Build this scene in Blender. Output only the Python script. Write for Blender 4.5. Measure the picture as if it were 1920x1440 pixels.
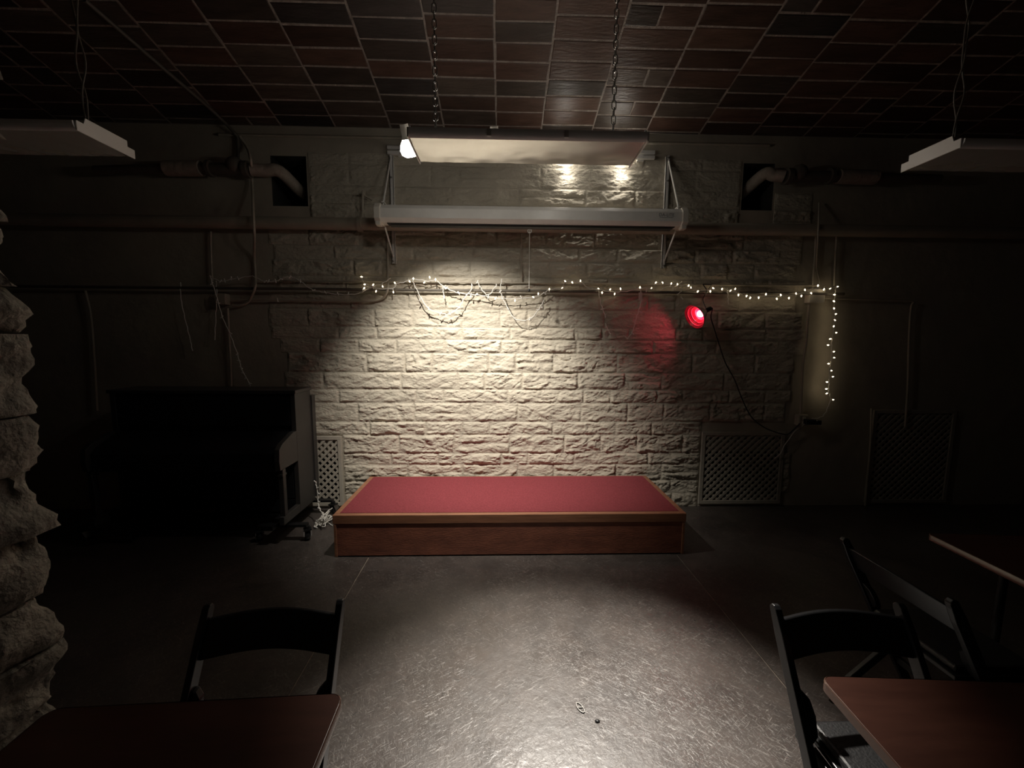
import bpy, math, random
import numpy as np
from mathutils import Vector, Matrix, noise

for o in list(bpy.data.objects):
    bpy.data.objects.remove(o)
SC = bpy.context.scene
COL = SC.collection
random.seed(11)
rnd = random.Random(7)

# ------------------------------------------------------------------ camera
F_PX = 740.0
EYE = 1.65
YAW, PITCH, ROLL = math.atan(20 / 740), math.atan(80 / 740), math.radians(0.33)
CAM_R = Matrix.Rotation(-YAW, 3, 'Z') @ Matrix.Rotation(math.pi / 2 - PITCH, 3, 'X') @ Matrix.Rotation(ROLL, 3, 'Z')
cam_data = bpy.data.cameras.new('camera')
cam = bpy.data.objects.new('camera', cam_data)
COL.objects.link(cam)
cam_data.sensor_fit = 'HORIZONTAL'
cam_data.sensor_width = 36.0
cam_data.lens = 36.0 * F_PX / 1920.0
cam_data.clip_start = 0.02
cam.matrix_world = Matrix.Translation((0, 0, EYE)) @ CAM_R.to_4x4()
SC.camera = cam

# ------------------------------------------------------------------ world, exposure
world = bpy.data.worlds.new('world')
SC.world = world
world.use_nodes = True
world.node_tree.nodes['Background'].inputs[0].default_value = (0.02, 0.02, 0.022, 1)
world.node_tree.nodes['Background'].inputs[1].default_value = 0.0
SC.view_settings.view_transform = 'Standard'
SC.view_settings.look = 'None'
SC.view_settings.exposure = 0.0
SC.view_settings.gamma = 1.0
SC.view_settings.use_curve_mapping = False

# ------------------------------------------------------------------ lamps of the rail: (globe centre, aim point, watts, cone degrees, blend, arm foot x)
YW = 3.80                                  # front face of the back wall
LAMPS = [
    dict(px=(767, 277), y=2.52, aim=(-0.26, 3.80, 0.78), w=275, cone=88, blend=1.0, foot=-0.88),
    dict(px=(930, 281), y=2.52, aim=(0.20, 3.80, 0.55), w=75, cone=62, blend=1.0, foot=0.0),
    dict(px=(1070, 281), y=2.70, aim=(0.34, 1.38, 0.0), w=780, cone=50, blend=0.95, foot=0.60),
    dict(px=(1062, 290), y=3.735, aim=(0.66, 3.80, 2.55), w=4.2, cone=95, blend=1.0, foot=0.70),
    dict(px=(1166, 288), y=3.735, aim=(1.15, 3.80, 2.55), w=4.2, cone=95, blend=1.0, foot=1.16),
]
WARM = (1.0, 0.93, 0.83)
GLOBE = 19.0                               # emission of the visible lamp faces

# ------------------------------------------------------------------ measuring helpers
def ray(px, py):
    return CAM_R @ Vector(((px - 960) / F_PX, -(py - 720) / F_PX, -1.0))
def at_y(px, py, Y):
    d = ray(px, py)
    return Vector((0, 0, EYE)) + d * (Y / d.y)
def at_z(px, py, Z):
    d = ray(px, py)
    return Vector((0, 0, EYE)) + d * ((Z - EYE) / d.z)
ZC, SL = 3.545, 0.243                      # ceiling height at the wall and its rise towards the room
def ceil_z(Y):
    return ZC + (YW - Y) * SL
def at_ceil(px, py):
    d = ray(px, py)
    t = (ZC + YW * SL - EYE) / (d.z + SL * d.y)
    return Vector((0, 0, EYE)) + d * t

for L_ in LAMPS:
    L_['p'] = at_y(*L_['px'], L_['y'])

# ------------------------------------------------------------------ mesh building
class MB:
    def __init__(self):
        self.v, self.f, self.m = [], [], []
    def add(self, vs, fs, m=0):
        b = len(self.v)
        self.v += [tuple(p) for p in vs]
        self.f += [tuple(i + b for i in f) for f in fs]
        self.m += [m] * len(fs)
        return self
    def box(self, c, s, rot=None, m=0):
        hx, hy, hz = s[0] / 2, s[1] / 2, s[2] / 2
        vs = [Vector((x, y, z)) for x in (-hx, hx) for y in (-hy, hy) for z in (-hz, hz)]
        if rot is not None:
            vs = [rot @ p for p in vs]
        vs = [p + Vector(c) for p in vs]
        return self.add(vs, [(0, 1, 3, 2), (4, 6, 7, 5), (0, 4, 5, 1), (2, 3, 7, 6), (0, 2, 6, 4), (1, 5, 7, 3)], m)
    def box2(self, a, b, m=0):
        a, b = Vector(a), Vector(b)
        return self.box((a + b) / 2, [abs(b[i] - a[i]) for i in range(3)], m=m)
    def bar(self, a, b, w, t, up=(0, 0, 1), m=0):
        """rectangular bar from a to b: w across (sideways), t along 'up'"""
        a, b = Vector(a), Vector(b)
        d = (b - a)
        L = d.length
        d.normalize()
        s = d.cross(Vector(up))
        if s.length < 1e-4:
            s = d.cross(Vector((1, 0, 0)))
        s.normalize()
        u = s.cross(d).normalized()
        return self.box((a + b) / 2, (w, L, t), Matrix((s, d, u)).transposed(), m)
    def tube(self, pts, r, n=8, m=0, closed=False, caps=True):
        pts = [Vector(p) for p in pts]
        N = len(pts)
        rs = r if isinstance(r, (list, tuple)) else [r] * N
        prev = None
        vs, fs = [], []
        for i, p in enumerate(pts):
            if closed:
                d = pts[(i + 1) % N] - pts[(i - 1) % N]
            else:
                d = pts[min(i + 1, N - 1)] - pts[max(i - 1, 0)]
            if d.length < 1e-9:
                d = Vector((0, 0, 1))
            d.normalize()
            if prev is None:
                a = Vector((0, 0, 1)) if abs(d.z) < 0.9 else Vector((1, 0, 0))
                u = d.cross(a).normalized()
            else:
                u = prev - d * prev.dot(d)
                if u.length < 1e-6:
                    u = d.cross(Vector((1, 0, 0)))
                u.normalize()
            prev = u
            w = d.cross(u)
            for k in range(n):
                a = 2 * math.pi * k / n
                vs.append(p + (u * math.cos(a) + w * math.sin(a)) * rs[i])
        for i in range(N if closed else N - 1):
            j = (i + 1) % N
            for k in range(n):
                l = (k + 1) % n
                fs.append((i * n + k, i * n + l, j * n + l, j * n + k))
        if caps and not closed:
            fs.append(tuple(range(n - 1, -1, -1)))
            fs.append(tuple((N - 1) * n + k for k in range(n)))
        return self.add(vs, fs, m)
    def lathe(self, prof, o, axis, n=24, m=0):
        """prof: (radius, distance along axis)"""
        axis = Vector(axis).normalized()
        a = Vector((0, 0, 1)) if abs(axis.z) < 0.9 else Vector((1, 0, 0))
        u = axis.cross(a).normalized()
        w = axis.cross(u)
        o = Vector(o)
        vs, fs = [], []
        for (r, t) in prof:
            for k in range(n):
                an = 2 * math.pi * k / n
                vs.append(o + axis * t + (u * math.cos(an) + w * math.sin(an)) * max(r, 1e-5))
        for i in range(len(prof) - 1):
            for k in range(n):
                l = (k + 1) % n
                fs.append((i * n + k, i * n + l, (i + 1) * n + l, (i + 1) * n + k))
        return self.add(vs, fs, m)
    def prism(self, poly, fn, m=0):
        """poly: 2D outline; fn(p, side) -> 3D point for side 0 and 1"""
        n = len(poly)
        vs = [fn(p, 0) for p in poly] + [fn(p, 1) for p in poly]
        fs = [tuple(range(n - 1, -1, -1)), tuple(range(n, 2 * n))]
        fs += [(i, (i + 1) % n, n + (i + 1) % n, n + i) for i in range(n)]
        return self.add(vs, fs, m)
    def sphere(self, c, r, n=12, m=0, sc=(1, 1, 1)):
        prof = [(r * math.sin(math.pi * i / (n // 2)), -r * math.cos(math.pi * i / (n // 2))) for i in range(n // 2 + 1)]
        b = len(self.v)
        self.lathe(prof, (0, 0, 0), (0, 0, 1), n, m)
        for i in range(b, len(self.v)):
            p = self.v[i]
            self.v[i] = (p[0] * sc[0] + c[0], p[1] * sc[1] + c[1], p[2] * sc[2] + c[2])
        return self

ORIGIN = {}
def obj(name, mb, mats, parent=None, smooth=False, bevel=0.0, local=False, auto=None):
    """link the collected shapes as ONE mesh object; vertices are in world space unless local"""
    me = bpy.data.meshes.new(name)
    off = Vector((0, 0, 0))
    if parent is not None and not local:
        off = ORIGIN.get(parent.name, off)
    me.from_pydata([(p[0] - off[0], p[1] - off[1], p[2] - off[2]) for p in mb.v], [], mb.f)
    if not isinstance(mats, (list, tuple)):
        mats = [mats]
    for mt in mats:
        me.materials.append(mt)
    if len(mats) > 1:
        me.polygons.foreach_set('material_index', mb.m)
    if smooth:
        me.polygons.foreach_set('use_smooth', [True] * len(me.polygons))
    me.validate()
    # consistent outward normals
    import bmesh
    bm = bmesh.new(); bm.from_mesh(me)
    bmesh.ops.recalc_face_normals(bm, faces=bm.faces)
    bm.to_mesh(me); bm.free()
    if smooth:
        try:
            me.set_sharp_from_angle(angle=math.radians(auto or 40))
        except Exception:
            pass
    o = bpy.data.objects.new(name, me)
    COL.objects.link(o)
    if parent is not None:
        o.parent = parent
        ORIGIN[o.name] = ORIGIN.get(parent.name, Vector((0, 0, 0)))
    if bevel:
        b = o.modifiers.new('Bevel', 'BEVEL')
        b.width = bevel
        b.segments = 2
        b.limit_method = 'ANGLE'
    return o
def tag(o, label, cat, group=None):
    o['label'] = label
    o['category'] = cat
    if group:
        o['group'] = group
    return o
def thing(name, label, cat, loc, rz=0.0, group=None):
    o = bpy.data.objects.new(name, None)
    o.empty_display_size = 0.1
    COL.objects.link(o)
    o.location = loc
    o.rotation_euler = (0, 0, rz)
    ORIGIN[o.name] = Vector(loc)
    return tag(o, label, cat, group)
def struct(name, mb, mats, **k):
    o = obj(name, mb, mats, **k)
    o['kind'] = 'structure'
    return o
def copy_tree(o, parent=None):
    c = o.copy()
    COL.objects.link(c)
    if parent is not None:
        c.parent = parent
    for ch in list(o.children):
        copy_tree(ch, c)
    return c
def smooth_path(pts, sub=6):
    """Catmull-Rom through the points"""
    P = [Vector(p) for p in pts]
    if len(P) < 3:
        return P
    P = [P[0] * 2 - P[1]] + P + [P[-1] * 2 - P[-2]]
    out = []
    for i in range(1, len(P) - 2):
        for k in range(sub):
            t = k / sub
            a, b, c, d = P[i - 1], P[i], P[i + 1], P[i + 2]
            out.append(0.5 * ((2 * b) + (c - a) * t + (2 * a - 5 * b + 4 * c - d) * t * t + (3 * b - a - 3 * c + d) * t ** 3))
    out.append(P[-2])
    return out

# ------------------------------------------------------------------ materials
def mat(name, col, rough=0.6, metal=0.0, spec=0.5, var=0.0, scale=6.0, stretch=(1, 1, 1), bump=0.0, bump_scale=30.0, col2=None, emit=None, estr=0.0, obj_random=0.0, rough_var=0.0):
    m = bpy.data.materials.new(name)
    m.use_nodes = True
    nt = m.node_tree
    N, L = nt.nodes, nt.links
    bs = N['Principled BSDF']
    bs.inputs['Roughness'].default_value = rough
    bs.inputs['Metallic'].default_value = metal
    bs.inputs['Specular IOR Level'].default_value = spec
    bs.inputs['Base Color'].default_value = (*col, 1)
    tc = N.new('ShaderNodeTexCoord')
    mp = N.new('ShaderNodeMapping')
    mp.inputs['Scale'].default_value = stretch
    L.new(tc.outputs['Object'], mp.inputs['Vector'])
    out = None
    if var or col2:
        nz = N.new('ShaderNodeTexNoise')
        nz.inputs['Scale'].default_value = scale
        nz.inputs['Detail'].default_value = 6
        nz.inputs['Roughness'].default_value = 0.65
        L.new(mp.outputs[0], nz.inputs['Vector'])
        rp = N.new('ShaderNodeValToRGB')
        c2 = col2 or tuple(c * (1 - var) for c in col)
        c1 = col if col2 else tuple(min(1, c * (1 + var)) for c in col)
        rp.color_ramp.elements[0].position = 0.32
        rp.color_ramp.elements[1].position = 0.68
        rp.color_ramp.elements[0].color = (*c2, 1)
        rp.color_ramp.elements[1].color = (*c1, 1)
        L.new(nz.outputs['Fac'], rp.inputs[0])
        out = rp.outputs[0]
        if rough_var:
            mr = N.new('ShaderNodeMapRange')
            mr.inputs['To Min'].default_value = rough - rough_var
            mr.inputs['To Max'].default_value = rough + rough_var
            L.new(nz.outputs['Fac'], mr.inputs[0])
            L.new(mr.outputs[0], bs.inputs['Roughness'])
    if obj_random:
        oi = N.new('ShaderNodeObjectInfo')
        mr = N.new('ShaderNodeMapRange')
        mr.inputs['To Min'].default_value = 1 - obj_random
        mr.inputs['To Max'].default_value = 1 + obj_random
        L.new(oi.outputs['Random'], mr.inputs[0])
        hs = N.new('ShaderNodeHueSaturation')
        if out is not None:
            L.new(out, hs.inputs['Color'])
        else:
            hs.inputs['Color'].default_value = (*col, 1)
        L.new(mr.outputs[0], hs.inputs['Value'])
        out = hs.outputs[0]
    if out is not None:
        L.new(out, bs.inputs['Base Color'])
    if bump:
        nb = N.new('ShaderNodeTexNoise')
        nb.inputs['Scale'].default_value = bump_scale
        nb.inputs['Detail'].default_value = 5
        L.new(mp.outputs[0], nb.inputs['Vector'])
        bp = N.new('ShaderNodeBump')
        bp.inputs['Strength'].default_value = bump
        bp.inputs['Distance'].default_value = 0.02
        L.new(nb.outputs['Fac'], bp.inputs['Height'])
        L.new(bp.outputs[0], bs.inputs['Normal'])
    if emit:
        bs.inputs['Emission Color'].default_value = (*emit, 1)
        bs.inputs['Emission Strength'].default_value = estr
    return m

M = {}
M['stone'] = mat('painted_stone', (0.56, 0.51, 0.415), 0.62, var=0.10, scale=3, stretch=(1, 1, 1.8), bump=0.55, bump_scale=34, obj_random=0.04, spec=0.22)
M['plaster'] = mat('painted_plaster', (0.46, 0.415, 0.335), 0.65, var=0.12, scale=2.0, bump=0.35, bump_scale=9, spec=0.35)
M['pier'] = mat('rough_pier_stone', (0.24, 0.225, 0.19), 0.75, var=0.35, scale=9, bump=0.8, bump_scale=40, obj_random=0.15)
M['mortar'] = mat('ceiling_mortar', (0.33, 0.285, 0.25), 0.9, var=0.3, scale=14, bump=0.6, bump_scale=60)
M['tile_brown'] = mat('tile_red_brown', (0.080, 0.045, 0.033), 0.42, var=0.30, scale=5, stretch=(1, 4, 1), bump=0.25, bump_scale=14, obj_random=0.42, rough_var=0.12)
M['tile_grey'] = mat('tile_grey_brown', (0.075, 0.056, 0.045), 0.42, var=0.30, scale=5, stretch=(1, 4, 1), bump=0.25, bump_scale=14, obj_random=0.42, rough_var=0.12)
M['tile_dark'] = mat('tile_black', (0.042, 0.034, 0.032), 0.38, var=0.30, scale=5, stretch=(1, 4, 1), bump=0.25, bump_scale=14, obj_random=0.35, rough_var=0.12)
M['dark_wall'] = mat('dark_painted_wall', (0.05, 0.047, 0.042), 0.8, var=0.2, bump=0.4, bump_scale=12)
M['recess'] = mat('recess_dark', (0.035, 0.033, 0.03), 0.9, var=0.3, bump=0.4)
M['pipe'] = mat('painted_pipe', (0.42, 0.375, 0.30), 0.45, var=0.12, scale=4)
M['pipe_dark'] = mat('dark_pipe', (0.12, 0.105, 0.085), 0.5, var=0.2, scale=5)
M['insulation'] = mat('pipe_insulation', (0.40, 0.34, 0.28), 0.8, var=0.2, scale=8, bump=0.5, bump_scale=20)
M['white_metal'] = mat('white_enamel', (0.78, 0.77, 0.74), 0.28, var=0.04, scale=5)
M['white_wrap'] = mat('reflector_sheet', (0.86, 0.85, 0.83), 0.22, metal=0.65, var=0.03, scale=7, bump=0.10, bump_scale=5, spec=0.6)
M['grey_strip'] = mat('grey_strip', (0.86, 0.85, 0.86), 0.3)
M['screen_case'] = mat('screen_case', (0.80, 0.78, 0.73), 0.35, var=0.06, scale=6)
M['steel'] = mat('steel', (0.55, 0.54, 0.52), 0.3, metal=0.9, var=0.1)
M['dark_slot'] = mat('dark_slot', (0.03, 0.03, 0.03), 0.6)
M['letter'] = mat('grey_letter', (0.16, 0.16, 0.17), 0.5)
M['carpet'] = mat('red_carpet', (0.31, 0.066, 0.078), 0.95, var=0.20, scale=90, bump=0.6, bump_scale=350, spec=0.1)
M['stage_trim'] = mat('stage_trim_wood', (0.34, 0.155, 0.085), 0.42, var=0.25, scale=4, stretch=(1, 10, 10), bump=0.1, bump_scale=30)
M['stage_panel'] = mat('stage_panel_wood', (0.38, 0.14, 0.085), 0.42, scale=4.5, stretch=(1, 1, 3.0), col2=(0.20, 0.075, 0.05), bump=0.12, bump_scale=40)
M['black_wood'] = mat('black_lacquer', (0.012, 0.012, 0.013), 0.30, var=0.2, scale=5)
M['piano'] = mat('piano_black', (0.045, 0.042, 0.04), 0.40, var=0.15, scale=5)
M['piano_shaded'] = mat('piano_black_shaded', (0.012, 0.012, 0.014), 0.45, var=0.2, scale=5)  # darker copy of the piano black, the front's shade put into its colour
M['cushion'] = mat('black_vinyl', (0.02, 0.02, 0.021), 0.42, bump=0.2, bump_scale=120)
M['table'] = mat('red_brown_laminate', (0.078, 0.030, 0.020), 0.36, scale=2.5, stretch=(1, 7, 1), col2=(0.045, 0.016, 0.011))
M['table_edge'] = mat('table_edge_band', (0.10, 0.05, 0.035), 0.22, spec=0.8)
M['table_leg'] = mat('table_leg_metal', (0.03, 0.03, 0.03), 0.4, metal=0.5)
M['lattice'] = mat('lattice_plastic', (0.46, 0.42, 0.35), 0.5, var=0.1, scale=10)
M['cord_white'] = mat('white_wire', (0.78, 0.76, 0.70), 0.5)
M['cord_black'] = mat('black_cord', (0.02, 0.018, 0.018), 0.5)
M['bulb_lit'] = mat('lit_mini_bulb', (0.9, 0.85, 0.75), 0.3, emit=(1.0, 0.80, 0.52), estr=8)
M['bulb_off'] = mat('unlit_mini_bulb', (0.85, 0.83, 0.78), 0.2)
M['globe'] = mat('lamp_globe', (1, 1, 1), 0.4, emit=WARM, estr=GLOBE)
M['black_plastic'] = mat('black_plastic', (0.015, 0.015, 0.016), 0.35)
M['white_plastic'] = mat('white_plastic', (0.70, 0.66, 0.58), 0.45)
M['red_shade'] = mat('red_lamp_shade', (0.20, 0.018, 0.04), 0.3, spec=0.7)
M['red_ring'] = mat('pink_ring', (0.9, 0.4, 0.45), 0.3)
M['red_bulb'] = mat('red_bulb', (1, 0.2, 0.3), 0.3, emit=(1.0, 0.075, 0.14), estr=48)
M['chrome'] = mat('chrome', (0.75, 0.74, 0.72), 0.15, metal=1.0)
M['joint'] = mat('floor_joint_filler', (0.30, 0.25, 0.20), 0.7, var=0.4, scale=20)

def floor_material():
    m = bpy.data.materials.new('worn_concrete')
    m.use_nodes = True
    nt = m.node_tree
    N, L = nt.nodes, nt.links
    bs = N['Principled BSDF']
    tc = N.new('ShaderNodeTexCoord')
    def nz(scale, stretch=(1, 1, 1), rot=0.0, detail=6, rough=0.6):
        mp = N.new('ShaderNodeMapping')
        mp.inputs['Scale'].default_value = stretch
        vr = N.new('ShaderNodeVectorRotate')
        vr.rotation_type = 'Z_AXIS'
        vr.inputs['Angle'].default_value = rot
        L.new(tc.outputs['Object'], vr.inputs['Vector'])
        L.new(vr.outputs[0], mp.inputs['Vector'])
        n = N.new('ShaderNodeTexNoise')
        n.inputs['Scale'].default_value = scale
        n.inputs['Detail'].default_value = detail
        n.inputs['Roughness'].default_value = rough
        n.inputs['Distortion'].default_value = 1.2 if stretch != (1, 1, 1) else 0.3
        L.new(mp.outputs[0], n.inputs['Vector'])
        return n.outputs['Fac']
    def ramp(src, a, b, lo=0.0, hi=1.0):
        r = N.new('ShaderNodeMapRange')
        r.inputs['From Min'].default_value = a
        r.inputs['From Max'].default_value = b
        r.inputs['To Min'].default_value = lo
        r.inputs['To Max'].default_value = hi
        L.new(src, r.inputs[0])
        return r.outputs[0]
    def mix(fac, a, b):
        x = N.new('ShaderNodeMix')
        x.data_type = 'RGBA'
        L.new(fac, x.inputs[0])
        if isinstance(a, tuple): x.inputs[6].default_value = (*a, 1)
        else: L.new(a, x.inputs[6])
        if isinstance(b, tuple): x.inputs[7].default_value = (*b, 1)
        else: L.new(b, x.inputs[7])
        return x.outputs[2]
    def math_(op, a, b):
        x = N.new('ShaderNodeMath'); x.operation = op
        L.new(a, x.inputs[0])
        if isinstance(b, (int, float)): x.inputs[1].default_value = b
        else: L.new(b, x.inputs[1])
        return x.outputs[0]
    base = mix(ramp(nz(1.6), 0.35, 0.65), (0.040, 0.032, 0.029), (0.074, 0.063, 0.057))
    base = mix(ramp(nz(7), 0.4, 0.7, 0, 0.45), base, (0.105, 0.083, 0.072))
    # fine worn scratches in several directions, and dark flecks
    s1 = ramp(nz(22, (1, 7, 1), 0.6, 5, 0.7), 0.58, 0.70)
    s2 = ramp(nz(19, (1, 8, 1), -0.55, 5, 0.7), 0.58, 0.70)
    s3 = ramp(nz(27, (1, 6, 1), 1.25, 5, 0.7), 0.59, 0.71)
    s = math_('MAXIMUM', math_('MAXIMUM', s1, s2), s3)
    s = math_('MULTIPLY', s, ramp(nz(3.0, detail=8, rough=0.7), 0.35, 0.62, 0.15, 0.85))
    base = mix(s, base, (0.34, 0.31, 0.28))
    fl = ramp(nz(24, (1, 2.6, 1), 0.9, 4), 0.63, 0.67)
    fl = math_('MULTIPLY', fl, ramp(nz(2.3), 0.48, 0.58))
    base = mix(fl, base, (0.03, 0.027, 0.025))
    L.new(base, bs.inputs['Base Color'])
    r = ramp(nz(4.0), 0.3, 0.7, 0.30, 0.44)
    r = math_('ADD', r, math_('MULTIPLY', s, 0.12))
    L.new(r, bs.inputs['Roughness'])
    bs.inputs['Specular IOR Level'].default_value = 0.85
    bp = N.new('ShaderNodeBump')
    bp.inputs['Strength'].default_value = 0.25
    bp.inputs['Distance'].default_value = 0.008
    L.new(math_('ADD', nz(24, detail=5), math_('MULTIPLY', s, 0.5)), bp.inputs['Height'])
    L.new(bp.outputs[0], bs.inputs['Normal'])
    return m
M['floor'] = floor_material()

def wx(px, py=640):                       # x on the back wall
    return at_y(px, py, YW).x
def wz(px, py):
    return at_y(px, py, YW).z
def wl(px, py, off=0.0):                  # point off the back wall
    return at_y(px, py, YW - off)

# ================================================================== SETTING
# ---- floor: slabs between two control joints
fl = MB().box2((-5.6, -3.0, -0.08), (5.4, 4.6, -0.006))
floor = struct('floor', fl, M['joint'])
ja = [at_z(690, 1047, 0), at_z(547, 1293, 0)]
jb = [at_z(1283, 1057, 0), at_z(1543, 1372, 0)]
def ext(j, Y):
    t = (Y - j[0].y) / (j[1].y - j[0].y)
    return j[0].x + (j[1].x - j[0].x) * t
G = 0.004
for a, b in ((None, ja), (ja, jb), (jb, None)):
    y0, y1 = -3.0, 4.6
    l0, l1 = (-5.6, -5.6) if a is None else (ext(a, y0) + G, ext(a, y1) + G)
    r0, r1 = (5.4, 5.4) if b is None else (ext(b, y0) - G, ext(b, y1) - G)
    mb = MB().prism([(l0, y0), (r0, y0), (r1, y1), (l1, y1)], lambda p, s: (p[0], p[1], -0.006 + 0.006 * s))
    obj('slab', mb, M['floor'], floor)

# ---- back wall with recesses
HOLES = []
def hole(px0, py0, px1, py1, depth):
    HOLES.append((wx(px0, py1), wx(px1, py1), wz(px0, py1), wz(px0, py0), depth))
    return HOLES[-1]
def hole_w(x0, x1, z0, z1, depth):
    HOLES.append((x0, x1, z0, z1, depth))
hole(512, 292, 578, 386, 0.5)
hole(1389, 306, 1447, 394, 0.5)
PANELS = [  # lattice panels: x0, x1, z0, z1
    (wx(484, 818), wx(641, 818), 0.03, wz(641, 817)),
    (wx(1315, 810), wx(1470, 810), 0.03, wz(1390, 809)),
    (wx(1636, 770), wx(1790, 770), 0.03, wz(1640, 768)),
]
for (x0, x1, z0, z1) in PANELS:
    hole_w(x0 + 0.03, x1 - 0.03, 0.06, z1 - 0.03, 0.35)
X0, X1, ZT = -5.6, 5.4, 3.9
xs = sorted({X0, X1, *[h[0] for h in HOLES], *[h[1] for h in HOLES]})
zs = sorted({0.0, ZT, *[h[2] for h in HOLES], *[h[3] for h in HOLES]})
mb = MB()
for i in range(len(xs) - 1):
    for k in range(len(zs) - 1):
        cx, cz = (xs[i] + xs[i + 1]) / 2, (zs[k] + zs[k + 1]) / 2
        if any(h[0] < cx < h[1] and h[2] < cz < h[3] for h in HOLES):
            continue
        mb.add([(xs[i], YW, zs[k]), (xs[i + 1], YW, zs[k]), (xs[i + 1], YW, zs[k + 1]), (xs[i], YW, zs[k + 1])], [(0, 1, 2, 3)])
for (x0, x1, z0, z1, d) in HOLES:         # reveals and back of each recess
    y0, y1 = YW, YW + d
    c = [(x0, y0, z0), (x1, y0, z0), (x1, y0, z1), (x0, y0, z1), (x0, y1, z0), (x1, y1, z0), (x1, y1, z1), (x0, y1, z1)]
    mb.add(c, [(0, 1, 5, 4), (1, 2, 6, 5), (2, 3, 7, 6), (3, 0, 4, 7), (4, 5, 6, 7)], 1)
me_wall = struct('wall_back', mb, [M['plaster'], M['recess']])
wall_back = me_wall

def stone_mesh(x0, x1, z0, z1, amp, seed):
    """a rock-faced ashlar block: flat margin at the joints, split face between"""
    g = 0.0080
    nx = max(6, int((x1 - x0) / g))
    nz_ = max(6, int((z1 - z0) / g))
    vs, fs = [], []
    sd = seed * 3.71
    for k in range(nz_ + 1):
        for i in range(nx + 1):
            x = x0 + (x1 - x0) * i / nx
            z = z0 + (z1 - z0) * k / nz_
            e = min(x - x0, x1 - x, (z - z0), (z1 - z))
            m_ = min(1.0, max(0.0, (e - 0.004) / (0.008 + 0.016 * (0.5 + 0.5 * noise.noise(Vector((x * 9.0, z * 11.0, sd + 50)))))))
            m_ = m_ * m_ * (3 - 2 * m_)
            w = noise.noise(Vector((x * 4.0, z * 7.0, sd)))
            t = noise.fractal(Vector((x * 4.6 + w * 0.9, z * 12.0 + w * 1.6, sd + 7)), 1.0, 2.1, 5)
            rdg = 1 - abs(noise.noise(Vector((x * 3.0 + w, z * 10.0 - x * 2.0, sd + 19)))) * 2.0
            q = t * 3.2
            ter = (math.floor(q) + min(1.0, (q - math.floor(q)) * 3.2)) / 3.2
            cr = 1 - min(1.0, abs(noise.noise(Vector((x * 5.0 + w * 1.2, z * 13.0 - x * 3.0 + w, sd + 31)))) / 0.07)
            t2 = noise.fractal(Vector((x * 11 + w * 2, z * 27 - w * 2, sd + 3)), 0.8, 2.1, 4) * 2.6
            ter2 = (math.floor(t2) + min(1.0, (t2 - math.floor(t2)) * 2.6)) / 2.6
            h = 0.0055 + 0.0125 * ter + 0.0075 * ter2 + 0.004 * rdg - 0.006 * cr
            y = 0.006 + 1.2 * amp * m_ * max(-0.004, h)
            vs.append((x, YW - y, z))
    W = nx + 1
    for k in range(nz_):
        for i in range(nx):
            a = k * W + i
            fs.append((a, a + 1, a + W + 1, a + W))
    # return edges back to the wall plane
    b = len(vs)
    ring = [i for i in range(W)] + [k * W + nx for k in range(1, nz_ + 1)] + [nz_ * W + i for i in range(nx - 1, -1, -1)] + [k * W for k in range(nz_ - 1, 0, -1)]
    for r in ring:
        vs.append((vs[r][0], YW + 0.002, vs[r][2]))
    n = len(ring)
    for q in range(n):
        fs.append((ring[q], b + q, b + (q + 1) % n, ring[(q + 1) % n]))
    return vs, fs

def free_spans(x0, x1, z0, z1):
    spans = [(x0, x1)]
    for h in [(p[0] - 0.01, p[1] + 0.01, p[2], p[3] + 0.01) for p in PANELS] + [(h[0] - 0.02, h[1] + 0.02, h[2], h[3]) for h in HOLES]:
        if z1 <= h[2] or z0 >= h[3]:
            continue
        out = []
        for (a, b) in spans:
            if h[1] <= a or h[0] >= b:
                out.append((a, b)); continue
            if h[0] - a > 0.05: out.append((a, h[0]))
            if b - h[1] > 0.05: out.append((h[1], b))
        spans = out
    return spans
z = 0.0
n_st = 0
J = 0.0008
while z < 3.27:
    hgt = rnd.choice([0.115, 0.13, 0.145, 0.155, 0.165, 0.185])
    hgt = min(hgt, 3.30 - z) if 3.30 - z > 0.09 else 0.10
    z1 = z + hgt
    xl = -2.0 - rnd.random() * 0.18
    xr = 2.80 + rnd.random() * 0.2
    if z > 2.9:
        xr = min(xr, 2.3)
    amp = 1.0 if z < 2.75 else (0.75 if z < 2.95 else 0.45)
    for (a, b) in free_spans(xl, xr, z, z1):
        x = a
        while b - x > 1e-3:
            L_ = rnd.choice([0.26, 0.36, 0.46, 0.54, 0.62, 0.74])
            if b - x - L_ < 0.16:
                L_ = b - x
            parts = [(z, z1)]
            if hgt > 0.15 and rnd.random() < 0.12:
                zm = z + hgt * rnd.uniform(0.42, 0.58)
                parts = [(z, zm), (zm, z1)]
            for (za, zb) in parts:
                fade = 1.0
                cx = x + L_ / 2
                if cx < -1.75: fade = 0.55
                if cx > 2.45: fade = 0.7
                vs, fs = stone_mesh(x + J, x + L_ - J, za + J, zb - J, amp * fade * rnd.uniform(0.75, 1.2), n_st)
                s_ = obj('stone', MB().add(vs, fs), M['stone'], wall_back, smooth=True, auto=55)
                n_st += 1
            x += L_
    z = z1
print('stones', n_st)

# ---- other walls
struct('wall_left', MB().box2((-5.7, -3.0, 0), (-5.6, 4.4, 6.0)), M['dark_wall'])
struct('wall_right', MB().box2((5.4, -3.0, 0), (5.5, 4.4, 6.0)), M['dark_wall'])
struct('wall_front', MB().box2((-5.7, -3.1, 0), (5.5, -3.0, 6.0)), M['dark_wall'])

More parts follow.
